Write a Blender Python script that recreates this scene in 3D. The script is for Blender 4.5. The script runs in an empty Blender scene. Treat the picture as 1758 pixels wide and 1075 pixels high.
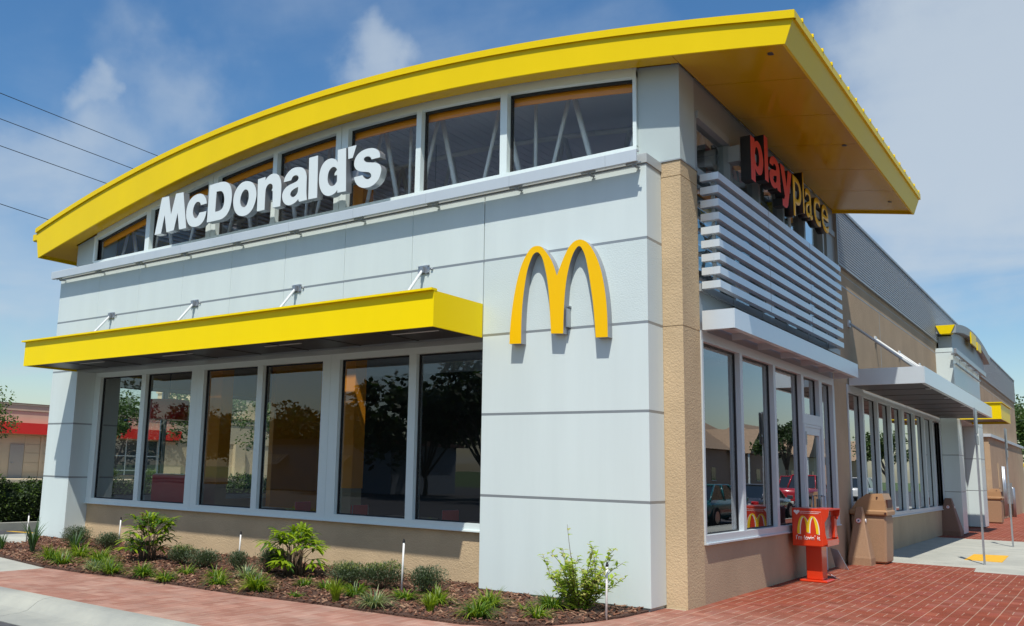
import bpy, bmesh, math, random
from mathutils import Vector, Matrix
from mathutils.geometry import tessellate_polygon
random.seed(7)
SC = bpy.context.scene
COL = SC.collection
# ------------------------------------------------------------------ camera
cam = bpy.data.cameras.new('camera'); co = bpy.data.objects.new('camera', cam); COL.objects.link(co); SC.camera = co
YAW, PITCH, ROLL, F_PX, PX, PY, WPX, HPX = 0.642333, 0.154190, 0.022898, 1516.59, 775.551, 568.68, 1758., 1075.
def _cam():
    f = Vector((-math.sin(YAW)*math.cos(PITCH), math.cos(YAW)*math.cos(PITCH), math.sin(PITCH)))
    r = Vector((math.cos(YAW), math.sin(YAW), 0)); u = r.cross(f)
    r2 = r*math.cos(ROLL)+u*math.sin(ROLL); u2 = -r*math.sin(ROLL)+u*math.cos(ROLL)
    m = Matrix((( r2.x, u2.x, -f.x, 4.394), (r2.y, u2.y, -f.y, -9.811), (r2.z, u2.z, -f.z, 1.575), (0, 0, 0, 1)))
    co.matrix_world = m
_cam()
cam.sensor_width = 36.0; cam.lens = 36.0*F_PX/WPX
cam.shift_x = (WPX/2-PX)/WPX; cam.shift_y = (PY-HPX/2)/WPX
cam.clip_start = 0.05; cam.clip_end = 3000
# ------------------------------------------------------------------ sun, sky, exposure
SUN = Vector((0.185, -0.448, 0.876)).normalized()        # towards the sun
sl = bpy.data.lights.new('sun', 'SUN'); so = bpy.data.objects.new('sun', sl); COL.objects.link(so)
sl.energy = 4.6; sl.angle = math.radians(0.55); sl.color = (1.0, 0.955, 0.88)
so.location = SUN*60; so.rotation_euler = (-SUN).to_track_quat('-Z', 'Y').to_euler()
W = bpy.data.worlds.new('World'); SC.world = W; W.use_nodes = True
def build_world():
    nt = W.node_tree; nt.nodes.clear(); L = nt.links; N = nt.nodes.new
    out = N('ShaderNodeOutputWorld'); bg = N('ShaderNodeBackground'); L.new(bg.outputs[0], out.inputs[0])
    bg.inputs[1].default_value = 0.105
    sky = N('ShaderNodeTexSky'); sky.sky_type = 'NISHITA'; sky.sun_disc = False
    sky.sun_elevation = math.asin(SUN.z); sky.sun_rotation = math.atan2(SUN.x, SUN.y)
    sky.air_density = 1.15; sky.dust_density = 0.9; sky.ozone_density = 2.6
    tc = N('ShaderNodeTexCoord')
    sep = N('ShaderNodeSeparateXYZ'); L.new(tc.outputs['Generated'], sep.inputs[0])
    def M(op, a, b=None, c=None, clamp=False):
        n = N('ShaderNodeMath'); n.operation = op; n.use_clamp = clamp
        for i, v in enumerate((a, b, c)):
            if v is None: continue
            if isinstance(v, (int, float)): n.inputs[i].default_value = v
            else: L.new(v, n.inputs[i])
        return n.outputs[0]
    # flattened cloud-layer coordinates
    zz = M('MAXIMUM', M('ADD', sep.outputs[2], 0.10), 0.03)
    cx = M('DIVIDE', sep.outputs[0], zz); cy = M('DIVIDE', sep.outputs[1], zz)
    cmb = N('ShaderNodeCombineXYZ'); L.new(cx, cmb.inputs[0]); L.new(cy, cmb.inputs[1])
    mp = N('ShaderNodeMapping'); L.new(cmb.outputs[0], mp.inputs[0]); mp.inputs['Rotation'].default_value = (0, 0, math.radians(35)); mp.inputs['Scale'].default_value = (1.0, 1.6, 1)
    n1 = N('ShaderNodeTexNoise'); L.new(mp.outputs[0], n1.inputs[0]); n1.inputs['Scale'].default_value = 1.0; n1.inputs['Detail'].default_value = 7; n1.inputs['Roughness'].default_value = 0.5; n1.inputs['Distortion'].default_value = 0.5
    n2 = N('ShaderNodeTexNoise'); L.new(tc.outputs['Generated'], n2.inputs[0]); n2.inputs['Scale'].default_value = 5.0; n2.inputs['Detail'].default_value = 7; n2.inputs['Roughness'].default_value = 0.55
    wn = N('ShaderNodeTexNoise'); L.new(tc.outputs['Generated'], wn.inputs[0]); wn.inputs['Scale'].default_value = 9; wn.inputs['Detail'].default_value = 6
    wv = N('ShaderNodeVectorMath'); wv.operation = 'MULTIPLY_ADD'; L.new(wn.outputs['Color'], wv.inputs[0]); wv.inputs[1].default_value = (.22, .22, .22); wv.inputs[2].default_value = (-.11, -.11, -.11)
    wa = N('ShaderNodeVectorMath'); wa.operation = 'ADD'; L.new(wv.outputs[0], wa.inputs[0]); L.new(tc.outputs['Generated'], wa.inputs[1]); wz = N('ShaderNodeVectorMath'); wz.operation = 'NORMALIZE'; L.new(wa.outputs[0], wz.inputs[0])
    def blob(d, sharp, gain):     # soft patch of cloud around a direction
        v = Vector(d).normalized()
        dp = N('ShaderNodeVectorMath'); dp.operation = 'DOT_PRODUCT'; L.new(wz.outputs[0], dp.inputs[0]); dp.inputs[1].default_value = v
        mr = N('ShaderNodeMapRange'); mr.interpolation_type = 'SMOOTHSTEP'; L.new(dp.outputs['Value'], mr.inputs[0])
        mr.inputs[1].default_value = math.cos(math.radians(sharp)); mr.inputs[2].default_value = 1.0; mr.inputs[3].default_value = 0; mr.inputs[4].default_value = gain
        return mr.outputs[0]
    field = M('ADD', M('MULTIPLY', n1.outputs['Fac'], 0.62), M('MULTIPLY', n2.outputs['Fac'], 0.38))
    zone = None
    for b in BLOBS:
        o = blob(*b); zone = o if zone is None else M('ADD', zone, o)
    low = N('ShaderNodeMapRange'); L.new(sep.outputs[2], low.inputs[0]); low.inputs[1].default_value = 0.42; low.inputs[2].default_value = 0.0; low.inputs[3].default_value = 0.0; low.inputs[4].default_value = 0.03
    tot = M('ADD', M('ADD', field, zone), low.outputs[0])
    mr = N('ShaderNodeMapRange'); mr.interpolation_type = 'SMOOTHSTEP'; L.new(tot, mr.inputs[0]); mr.inputs[1].default_value = 0.47; mr.inputs[2].default_value = 0.98; mr.inputs[3].default_value = 0.0; mr.inputs[4].default_value = 0.85
    mix = N('ShaderNodeMix'); mix.data_type = 'RGBA'; L.new(mr.outputs[0], mix.inputs['Factor']); 
    gam = N('ShaderNodeHueSaturation'); L.new(sky.outputs[0], gam.inputs['Color']); gam.inputs['Saturation'].default_value = 1.28; gam.inputs['Value'].default_value = 1.13
    L.new(gam.outputs[0], mix.inputs['A']); mix.inputs['B'].default_value = (4.9, 5.6, 6.3, 1)
    L.new(mix.outputs['Result'], bg.inputs[0])
def pixdir(px, py):
    m = co.matrix_world.to_3x3(); return (m @ Vector(((px-PX)/F_PX, -(py-PY)/F_PX, -1))).normalized()
BLOBS = [(pixdir(1700, 215), 15, .50), (pixdir(1380, 10), 8, -.13), (pixdir(1720, 560), 10, -.16), (pixdir(270, 150), 5.5, .13), (pixdir(150, 140), 1.9, .16), (pixdir(340, 150), 4.5, .07),
         (pixdir(640, 112), 4.0, .24), (pixdir(40, 380), 9, .22), (pixdir(170, 290), 5, .08), (pixdir(60, 30), 8, -.05),
         ((-.3, -1, .35), 40, .16), ((.9, .2, .15), 30, .06)]
build_world()
SC.view_settings.view_transform = 'Standard'; SC.view_settings.look = 'None'; SC.view_settings.gamma = 1.0
SC.view_settings.exposure = 0.12
SC.render.engine = 'CYCLES'
SC.cycles.max_bounces = 10; SC.cycles.diffuse_bounces = 4; SC.cycles.glossy_bounces = 6; SC.cycles.transparent_max_bounces = 24
# ------------------------------------------------------------------ materials
MATS = {}
def mat(name, color, rough=0.6, metal=0.0, spec=0.5, var=0.0, vscale=3.0, bump=0.0, bscale=60.0, coat=0.0, stretch=(1, 1, 1), c2=None, detail=5, emis=None, bdist=0.01, transl=0.0):
    if name in MATS: return MATS[name]
    m = bpy.data.materials.new(name); m.use_nodes = True; nt = m.node_tree; L = nt.links; N = nt.nodes.new
    b = nt.nodes['Principled BSDF']
    b.inputs['Base Color'].default_value = (*color, 1); b.inputs['Roughness'].default_value = rough; b.inputs['Metallic'].default_value = metal
    b.inputs['Specular IOR Level'].default_value = spec; b.inputs['Coat Weight'].default_value = coat; b.inputs['Coat Roughness'].default_value = 0.08
    tc = N('ShaderNodeTexCoord'); mp = N('ShaderNodeMapping'); L.new(tc.outputs['Object'], mp.inputs[0]); mp.inputs['Scale'].default_value = stretch
    if var > 0 or c2:
        n = N('ShaderNodeTexNoise'); L.new(mp.outputs[0], n.inputs[0]); n.inputs['Scale'].default_value = vscale; n.inputs['Detail'].default_value = detail; n.inputs['Roughness'].default_value = 0.6
        cr = N('ShaderNodeValToRGB'); L.new(n.outputs['Fac'], cr.inputs[0])
        a = c2 if c2 else tuple(c*(1-var) for c in color)
        cr.color_ramp.elements[0].position = 0.35; cr.color_ramp.elements[0].color = (*a, 1)
        cr.color_ramp.elements[1].position = 0.65; cr.color_ramp.elements[1].color = (*(color if c2 else tuple(min(1, c*(1+var*0.6)) for c in color)), 1)
        L.new(cr.outputs[0], b.inputs['Base Color'])
        rr = N('ShaderNodeMapRange'); L.new(n.outputs['Fac'], rr.inputs[0]); rr.inputs[3].default_value = max(0.02, rough-0.08); rr.inputs[4].default_value = min(1, rough+0.08); L.new(rr.outputs[0], b.inputs['Roughness'])
    if bump > 0:
        n = N('ShaderNodeTexNoise'); L.new(mp.outputs[0], n.inputs[0]); n.inputs['Scale'].default_value = bscale; n.inputs['Detail'].default_value = 4
        bp = N('ShaderNodeBump'); bp.inputs['Strength'].default_value = bump; bp.inputs['Distance'].default_value = bdist; L.new(n.outputs['Fac'], bp.inputs['Height']); L.new(bp.outputs[0], b.inputs['Normal'])
    if emis: b.inputs['Emission Color'].default_value = (*emis[:3], 1); b.inputs['Emission Strength'].default_value = emis[3]
    if transl > 0:
        t = N('ShaderNodeBsdfTranslucent'); t.inputs[0].default_value = (color[0]*1.6, color[1]*1.8, color[2]*0.9, 1)
        ms = N('ShaderNodeMixShader'); ms.inputs[0].default_value = transl; L.new(b.outputs[0], ms.inputs[1]); L.new(t.outputs[0], ms.inputs[2]); L.new(ms.outputs[0], nt.nodes['Material Output'].inputs[0])
    MATS[name] = m; return m
# ------------------------------------------------------------------ helpers
def BM(): return bmesh.new()
def box(bm, x0, x1, y0, y1, z0, z1):
    if x0 > x1: x0, x1 = x1, x0
    if y0 > y1: y0, y1 = y1, y0
    if z0 > z1: z0, z1 = z1, z0
    v = [bm.verts.new(p) for p in ((x0,y0,z0),(x1,y0,z0),(x1,y1,z0),(x0,y1,z0),(x0,y0,z1),(x1,y0,z1),(x1,y1,z1),(x0,y1,z1))]
    for f in ((0,3,2,1),(4,5,6,7),(0,1,5,4),(1,2,6,5),(2,3,7,6),(3,0,4,7)): bm.faces.new([v[i] for i in f])
    return v
def rbox(bm, x0, x1, y0, y1, z0, z1, bev=0.01, seg=2):
    b = bmesh.new(); box(b, x0, x1, y0, y1, z0, z1)
    bmesh.ops.bevel(b, geom=b.edges[:], offset=bev, segments=seg, affect='EDGES', profile=0.5)
    merge(bm, b)
def merge(bm, b, M=None):
    if M is not None: bmesh.ops.transform(b, matrix=M, verts=b.verts)
    vm = {v: bm.verts.new(v.co) for v in b.verts}
    for f in b.faces:
        try:
            nf = bm.faces.new([vm[v] for v in f.verts]); nf.smooth = f.smooth; nf.material_index = f.material_index
        except ValueError: pass
    b.free()
def tube(bm, pts, rad, n=8, smooth=True, cap=True):
    pts = [Vector(p) for p in pts]; rads = rad if isinstance(rad, (list, tuple)) else [rad]*len(pts)
    rings = []; prev = None
    for i, p in enumerate(pts):
        d = (pts[min(i+1, len(pts)-1)]-pts[max(i-1, 0)]).normalized()
        up = Vector((0, 0, 1)) if abs(d.z) < 0.95 else Vector((1, 0, 0))
        a = d.cross(up).normalized() if prev is None else (prev-d*prev.dot(d)).normalized()
        prev = a; b = d.cross(a)
        rings.append([bm.verts.new(p+(a*math.cos(t)+b*math.sin(t))*rads[i]) for t in [2*math.pi*k/n for k in range(n)]])
    for i in range(len(rings)-1):
        for k in range(n):
            f = bm.faces.new((rings[i][k], rings[i][(k+1) % n], rings[i+1][(k+1) % n], rings[i+1][k])); f.smooth = smooth
    if cap:
        bm.faces.new(rings[0][::-1]); bm.faces.new(rings[-1])
def lathe(bm, prof, cx, cy, n=20, smooth=True):
    rings = [[bm.verts.new((cx+r*math.cos(2*math.pi*k/n), cy+r*math.sin(2*math.pi*k/n), z)) for k in range(n)] for r, z in prof]
    for i in range(len(rings)-1):
        for k in range(n):
            f = bm.faces.new((rings[i][k], rings[i][(k+1) % n], rings[i+1][(k+1) % n], rings[i+1][k])); f.smooth = smooth
    bm.faces.new(rings[0][::-1]); bm.faces.new(rings[-1])
def loft(bm, loops, cap=True, smooth=False):
    R = [[bm.verts.new(p) for p in l] for l in loops]; n = len(R[0])
    for i in range(len(R)-1):
        for k in range(n):
            f = bm.faces.new((R[i][k], R[i][(k+1) % n], R[i+1][(k+1) % n], R[i+1][k])); f.smooth = smooth
    if cap: bm.faces.new(R[0][::-1]); bm.faces.new(R[-1])
def slab(bm, pts, z0, z1, flip=False):
    # closed prism from a 2D polygon
    loft(bm, [[(p[0], p[1], z0) for p in pts], [(p[0], p[1], z1) for p in pts]])
def smooth_loop(pts, sub=5):
    # pts (a, b, corner) -> dense closed outline, Catmull-Rom between smooth points
    n = len(pts); out = []
    for i in range(n):
        p0, p1, p2, p3 = pts[i-1], pts[i], pts[(i+1) % n], pts[(i+2) % n]
        if p1[2]: p0 = p1
        if p2[2]: p3 = p2
        if p1[2] and p2[2]: out.append((p1[0], p1[1])); continue
        for k in range(sub):
            t = k/sub
            out.append(tuple(0.5*((2*p1[j])+(-p0[j]+p2[j])*t+(2*p0[j]-5*p1[j]+4*p2[j]-p3[j])*t*t+(-p0[j]+3*p1[j]-3*p2[j]+p3[j])*t**3) for j in (0, 1)))
    return out
def plate(bm, loops, to3, d):
    # polygon with holes -> solid of thickness; to3(a, b, t) maps to space, t in 0..1 over depth d
    L3 = [[Vector((a, b, 0)) for a, b in l] for l in loops]
    tri = tessellate_polygon(L3); flat = [p for l in loops for p in l]
    A = [bm.verts.new(to3(a, b, 0)) for a, b in flat]; B = [bm.verts.new(to3(a, b, d)) for a, b in flat]
    for t in tri:
        for VV in ([A[i] for i in t], [B[i] for i in t][::-1]):
            try: bm.faces.new(VV).material_index = 0
            except ValueError: pass
    o = 0
    for l in loops:
        n = len(l)
        for k in range(n):
            try: f = bm.faces.new((A[o+k], A[o+(k+1) % n], B[o+(k+1) % n], B[o+k])); f.material_index = 1
            except ValueError: pass
        o += n
def wpos(o):
    v = Vector(o.location)
    while o.parent: o = o.parent; v += Vector(o.location)
    return v
def obj(name, bm, m, parent=None, base=None, normals=True, label=None, smooth=None):
    """ONE mesh object from world-space geometry; base = its own origin."""
    if normals: bmesh.ops.recalc_face_normals(bm, faces=bm.faces[:])
    P = wpos(parent) if parent else Vector((0, 0, 0))
    if base is None:
        if parent is None and len(bm.verts):
            xs = [v.co for v in bm.verts]; base = (sum(c.x for c in xs)/len(xs), sum(c.y for c in xs)/len(xs), min(c.z for c in xs))
        else: base = P
    base = Vector(base)
    bmesh.ops.translate(bm, vec=-base, verts=bm.verts)
    if smooth is not None:
        for f in bm.faces: f.smooth = smooth
    me = bpy.data.meshes.new(name); bm.to_mesh(me); bm.free()
    for mm in (m if isinstance(m, (list, tuple)) else [m]): me.materials.append(mm)
    o = bpy.data.objects.new(name, me); COL.objects.link(o); o.location = base-P
    if parent: o.parent = parent
    if label: o['label'] = label
    return o
def tag(o, label=None, cat=None, group=None, kind=None):
    if label: o['label'] = label
    if cat: o['category'] = cat
    if group: o['group'] = group
    if kind: o['kind'] = kind
    return o
def thing(name, label, cat, loc=(0, 0, 0), group=None):
    o = bpy.data.objects.new(name, None); COL.objects.link(o); o.location = loc; o.empty_display_size = 0.2
    return tag(o, label, cat, group)
def dup(o, parent=None):
    c = o.copy(); COL.objects.link(c)
    if parent: c.parent = parent
    for ch in list(CH.get(o.name, [])) or list(o.children): dup(ch, c)
    return c
CH = {}
def text_mesh(bm, s, to3, size, bold=0.0, depth=0.01, x0=0, y0=0, fit=None, res=4):
    c = bpy.data.curves.new('txt', 'FONT'); c.body = s; c.size = 1.0; c.offset = bold; c.resolution_u = res; c.fill_mode = 'FRONT'
    o = bpy.data.objects.new('txt', c); COL.objects.link(o); bpy.context.view_layer.update()
    me = bpy.data.meshes.new_from_object(o.evaluated_get(bpy.context.evaluated_depsgraph_get()))
    b = bmesh.new(); b.from_mesh(me); bpy.data.objects.remove(o); bpy.data.curves.remove(c); bpy.data.meshes.remove(me)
    bmesh.ops.remove_doubles(b, verts=b.verts, dist=1e-5)
    r = bmesh.ops.extrude_face_region(b, geom=b.faces[:]); top = [g for g in r['geom'] if isinstance(g, bmesh.types.BMVert)]
    for v in top: v.co.z += 1.0
    if fit:     # fit = (a0, a1) width along text; size scales height
        xs = [v.co.x for v in b.verts]; lo, hi = min(xs), max(xs)
        for v in b.verts: v.co.x = fit[0]+(v.co.x-lo)/(hi-lo)*(fit[1]-fit[0])
    else:
        for v in b.verts: v.co.x = x0+v.co.x*size
    for f in b.faces:
        zs = [v.co.z for v in f.verts]; f.material_index = 0 if max(zs)-min(zs) < 0.01 and min(zs) < 0.5 else 1
    for v in b.verts: v.co = to3(v.co.x, y0+v.co.y*size, v.co.z*depth)
    merge(bm, b)
M_white = mat('white_panel', (.62, .705, .69), .36, var=.032, vscale=1.6, stretch=(1.6, 1.6, .16), detail=8, coat=.08)
M_whitetex = mat('white_panel_stippled', (.585, .675, .66), .45, var=.03, vscale=1.2, bump=.35, bscale=55)
M_joint = mat('joint_strip', (.33, .36, .37), .4, metal=.5)
M_stucco = mat('stucco_tan', (.51, .385, .235), .92, var=.10, vscale=1.3, bump=.7, bscale=48, bdist=.011, spec=.2, detail=8)
M_stuccof = mat('stucco_tan_fine', (.43, .315, .205), .92, var=.09, vscale=1.1, bump=.6, bscale=60, bdist=.010, spec=.2)
M_alu = mat('aluminium', (.56, .62, .65), .42, metal=.25, var=.03, vscale=2, stretch=(1, 1, .3))
M_frame = mat('window_frame', (.70, .79, .77), .34, var=.02, vscale=2, spec=.8)
M_louv = mat('louvre_metal', (.68, .75, .78), .33, metal=.35, var=.03, vscale=2)
M_alud = mat('grey_panel', (.31, .34, .35), .45, metal=.1, var=.03, vscale=1.5)
M_black = mat('gasket_black', (.008, .008, .009), .55)
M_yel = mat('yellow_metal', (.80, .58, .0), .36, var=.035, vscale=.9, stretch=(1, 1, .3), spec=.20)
M_yel_bounce = mat('yellow_awning_lit', (.90, .675, .0), .42, var=.035, vscale=.9, stretch=(1, 1, .3), spec=.14)  # roof yellow made brighter; bounce light off the bricks is put in the colour
M_gcol = mat('grey_corner_cladding', (.44, .51, .50), .5, var=.02, vscale=1.5)
M_yel_shade = mat('yellow_soffit_shaded', (.60, .37, .002), .20, var=.03, vscale=.7, spec=.4, coat=.3)  # roof yellow darkened toward orange; the soffit's shade is put into the colour
M_yarch = mat('yellow_acrylic', (.88, .51, .0), .4, spec=.25)
M_silver = mat('sign_return', (.36, .38, .40), .3, metal=.6)
M_signw = mat('sign_white', (.66, .73, .73), .35)
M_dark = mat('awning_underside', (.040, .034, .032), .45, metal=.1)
M_corr = mat('corrugated_metal', (.46, .49, .51), .4, metal=.3)
M_steel = mat('galvanised', (.42, .44, .46), .38, metal=.8, var=.08, vscale=8)
M_truss = mat('truss_paint', (.86, .88, .85), .5)
M_rod = mat('rod_painted', (.60, .63, .63), .4)
M_deck = mat('roof_deck_grey', (.72, .75, .82), .6)
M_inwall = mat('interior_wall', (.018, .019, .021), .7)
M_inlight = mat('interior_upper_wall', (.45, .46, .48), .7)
M_orange = mat('interior_orange', (.85, .30, .01), .5)
M_floor = mat('interior_floor', (.30, .27, .24), .35, var=.2, vscale=2)
M_red = mat('red_gloss', (.55, .012, .018), .3, coat=.3)



# ================================================================== GROUND
def brick_mat():
    m = bpy.data.materials.new('brick_pavers'); m.use_nodes = True; nt = m.node_tree; L = nt.links; N = nt.nodes.new
    b = nt.nodes['Principled BSDF']; b.inputs['Roughness'].default_value = .85; b.inputs['Specular IOR Level'].default_value = .25
    tc = N('ShaderNodeTexCoord'); sp = N('ShaderNodeSeparateXYZ'); L.new(tc.outputs['Object'], sp.inputs[0])
    def M(op, a, b_=None, c=None):
        n = N('ShaderNodeMath'); n.operation = op
        for i, v in enumerate((a, b_, c)):
            if v is None: continue
            if isinstance(v, (int, float)): n.inputs[i].default_value = v
            else: L.new(v, n.inputs[i])
        return n.outputs[0]
    S = .232
    # a slight wobble keeps the hand-laid joints from being ruler-straight
    wn = N('ShaderNodeTexNoise'); wn.inputs['Scale'].default_value = 1.3; wn.inputs['Detail'].default_value = 2; L.new(tc.outputs['Object'], wn.inputs[0])
    wob = M('MULTIPLY', M('SUBTRACT', wn.outputs['Fac'], .5), .05)
    u = M('DIVIDE', M('ADD', sp.outputs[0], 50-2.58+.232*12), S); v = M('DIVIDE', M('ADD', sp.outputs[1], 50.0), .265)
    u = M('ADD', u, wob)
    fu_, fv_ = M('FLOOR', u), M('FLOOR', v); fu, fv = M('SUBTRACT', u, fu_), M('SUBTRACT', v, fv_)
    par = M('MODULO', M('ADD', fu_, fv_), 2.0)
    eu = M('MULTIPLY', M('MINIMUM', fu, M('SUBTRACT', 1, fu)), S); ev = M('MULTIPLY', M('MINIMUM', fv, M('SUBTRACT', 1, fv)), .265)
    hu = M('MULTIPLY', M('ABSOLUTE', M('SUBTRACT', fu, .5)), S); hv = M('MULTIPLY', M('ABSOLUTE', M('SUBTRACT', fv, .5)), .265)
    inv = M('SUBTRACT', 1, par)
    mid = M('ADD', M('MULTIPLY', hu, inv), M('MULTIPLY', hv, par))
    # joints along y are sanded wide, those across are tight
    ju = M('LESS_THAN', eu, .0052); jv = M('LESS_THAN', ev, .0022)
    jm = M('LESS_THAN', mid, M('ADD', .0022, M('MULTIPLY', inv, .0028)))
    joint = M('MAXIMUM', M('MAXIMUM', ju, M('MULTIPLY', jv, .35)), M('MULTIPLY', jm, M('ADD', .3, M('MULTIPLY', inv, .7))))
    iu = M('ADD', M('MULTIPLY', fu_, 2), M('MULTIPLY', M('FLOOR', M('MULTIPLY', fu, 2)), inv)); iv = M('ADD', M('MULTIPLY', fv_, 2), M('MULTIPLY', M('FLOOR', M('MULTIPLY', fv, 2)), par))
    cid = N('ShaderNodeCombineXYZ'); L.new(iu, cid.inputs[0]); L.new(iv, cid.inputs[1])
    wh = N('ShaderNodeTexWhiteNoise'); wh.noise_dimensions = '3D'; L.new(cid.outputs[0], wh.inputs['Vector'])
    cr = N('ShaderNodeValToRGB'); L.new(wh.outputs['Value'], cr.inputs[0]); e = cr.color_ramp.elements
    e[0].position = 0; e[0].color = (.20, .046, .022, 1); e[1].position = 1; e[1].color = (.28, .078, .042, 1)
    x = e.new(.5); x.color = (.245, .058, .028, 1); x = e.new(.85); x.color = (.24, .060, .040, 1)
    # dusty bloom: patches plus the dry, dusty front walk
    mp = N('ShaderNodeMapping'); L.new(tc.outputs['Object'], mp.inputs[0]); mp.inputs['Scale'].default_value = (.55, .9, 1)
    n = N('ShaderNodeTexNoise'); L.new(mp.outputs[0], n.inputs[0]); n.inputs['Scale'].default_value = 1.6; n.inputs['Detail'].default_value = 7; n.inputs['Roughness'].default_value = .6
    dust = N('ShaderNodeMapRange'); dust.interpolation_type = 'SMOOTHSTEP'; L.new(n.outputs['Fac'], dust.inputs[0]); dust.inputs[1].default_value = .46; dust.inputs[2].default_value = .80; dust.inputs[4].default_value = .34
    fr = N('ShaderNodeMapRange'); fr.interpolation_type = 'SMOOTHSTEP'; L.new(sp.outputs[1], fr.inputs[0]); fr.inputs[1].default_value = 2.2; fr.inputs[2].default_value = -1.6; fr.inputs[3].default_value = 0; fr.inputs[4].default_value = .60
    ds = M('MINIMUM', M('ADD', dust.outputs[0], M('MULTIPLY', fr.outputs[0], M('ADD', .72, M('MULTIPLY', n.outputs['Fac'], .5)))), .82)
    per = M('MULTIPLY', ds, M('ADD', .72, M('MULTIPLY', wh.outputs['Value'], .5)))
    mx = N('ShaderNodeMix'); mx.data_type = 'RGBA'; L.new(per, mx.inputs['Factor']); L.new(cr.outputs[0], mx.inputs['A']); mx.inputs['B'].default_value = (.41, .265, .205, 1)
    mj = N('ShaderNodeMix'); mj.data_type = 'RGBA'; L.new(M('MULTIPLY', joint, M('ADD', .22, M('MULTIPLY', n.outputs['Fac'], .75))), mj.inputs['Factor']); L.new(mx.outputs['Result'], mj.inputs['A']); mj.inputs['B'].default_value = (.48, .37, .27, 1)
    sn = N('ShaderNodeTexNoise'); L.new(tc.outputs['Object'], sn.inputs[0]); sn.inputs['Scale'].default_value = 2.3; sn.inputs['Detail'].default_value = 8; sn.inputs['Roughness'].default_value = .65
    sr = N('ShaderNodeMapRange'); L.new(sn.outputs['Fac'], sr.inputs[0]); sr.inputs[1].default_value = .3; sr.inputs[2].default_value = .7; sr.inputs[3].default_value = .74; sr.inputs[4].default_value = 1.12
    ml = N('ShaderNodeMix'); ml.data_type = 'RGBA'; ml.blend_type = 'MULTIPLY'; ml.inputs['Factor'].default_value = 1; L.new(mj.outputs['Result'], ml.inputs['A']); L.new(sr.outputs[0], ml.inputs['B'])
    L.new(ml.outputs['Result'], b.inputs['Base Color'])
    fine = N('ShaderNodeTexNoise'); fine.inputs['Scale'].default_value = 130; L.new(tc.outputs['Object'], fine.inputs[0])
    bp = N('ShaderNodeBump'); bp.inputs['Strength'].default_value = .5; bp.inputs['Distance'].default_value = .004
    L.new(M('SUBTRACT', M('ADD', M('MULTIPLY', fine.outputs['Fac'], .35), M('MULTIPLY', wh.outputs['Value'], .35)), joint), bp.inputs['Height']); L.new(bp.outputs[0], b.inputs['Normal'])
    return m
M_brick = brick_mat()
M_conc = mat('concrete_walk', (.42, .42, .36), .85, var=.14, vscale=1.3, c2=(.33, .335, .29), bump=.25, bscale=90, bdist=.004, detail=9)
M_kerb = mat('kerb_concrete', (.38, .385, .325), .85, var=.16, vscale=.9, c2=(.25, .26, .235), bump=.3, bscale=70, bdist=.005, detail=10)
M_asph = mat('asphalt', (.062, .062, .066), .9, var=.25, vscale=9, bump=.6, bscale=160, bdist=.006)
M_grass = mat('grass_ground', (.075, .12, .03), .95, var=.35, vscale=2.5)
M_mulch = mat('mulch_bed', (.085, .042, .026), .95, var=.5, vscale=38, bump=1.0, bscale=40, bdist=.03)
M_paint = mat('yellow_road_paint', (.62, .38, .04), .7, var=.15, vscale=12)
M_tact = mat('tactile_yellow', (.72, .39, .02), .7, var=.08, vscale=8)
def flat(name, pts, z0, z1, m, kind='structure'):
    bm = BM(); slab(bm, pts, z0, z1); return tag(obj(name, bm, m, base=(0, 0, 0)), kind=kind)
flat('ground', [(-400, -400), (400, -400), (400, 400), (-400, 400)], -.5, -.16, M_grass)
flat('road', [(-120, -60), (90, -60), (90, -4.775), (6.6, -4.775), (6.6, 110), (60, 110), (60, 111), (-14.42, 111), (-14.42, 49), (-13, 49), (-14.42, 12), (-14.42, -4.775), (-120, -4.775)][:3]+[(90, -4.775), (-120, -4.775)], -.30, -.150, M_asph)
flat('parking_lot', [(6.05, -4.775), (46, -4.775), (46, 130), (6.05, 130)], -.30, -.1505, M_asph)
flat('rear_lane', [(-14.42, 48), (6.04, 48), (6.04, 56), (-14.42, 56)], -.30, -.15, M_asph)
flat('side_lane', [(-17.25, -4.775), (-14.45, -4.775), (-14.45, 60), (-17.25, 60)], -.30, -.149, M_asph)
flat('pavement', [(-14.42, -4.05), (6.0, -4.05), (6.0, 48), (-14.42, 48)], -.29, -.004, M_conc)
flat('brick_walkway', [(-8.30, -4.05), (6.0, -4.05), (6.0, 8.42), (2.27, 8.40), (2.22, 9.16), (.25, 9.12), (.25, .40), (0, .40), (-.02, -.05), (-2.4, -.05), (-8.3, -1.0)], -.2, 0, M_brick)
flat('brick_terrace', [(.25, 18.4), (6.0, 18.7), (6.0, 44), (.25, 44)], -.2, 0, M_brick)
bm = BM(); prof = [(-4.05, -.004), (-4.02, -.3), (-5.25, -.3), (-5.25, -.140), (-4.62, -.118), (-4.50, -.095), (-4.40, -.045), (-4.30, -.012), (-4.18, .0)]
prof = [(-4.045, -.3), (-4.79, -.3), (-4.79, -.143), (-4.46, -.126), (-4.37, -.108), (-4.31, -.066), (-4.25, -.024), (-4.19, -.004), (-4.12, .003), (-4.045, .002)]
xs = [-40+1.5*i for i in range(33)]
kx = [-40, -32, -26, -20, -16.4, -12.8, -9.2, -5.55, -2.0, 1.6, 5.2, 9]
for a_, b_ in zip(kx, kx[1:]): loft(bm, [[(x, y, z) for y, z in prof] for x in (a_+.004, b_-.004)])
tag(obj('kerb', bm, M_kerb, base=(0, 0, 0), smooth=False), kind='structure')
flat('side_kerb', [(6.0, -4.05), (6.15, -4.05), (6.15, 48), (6.0, 48)], -.3, .0, M_kerb)
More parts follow.
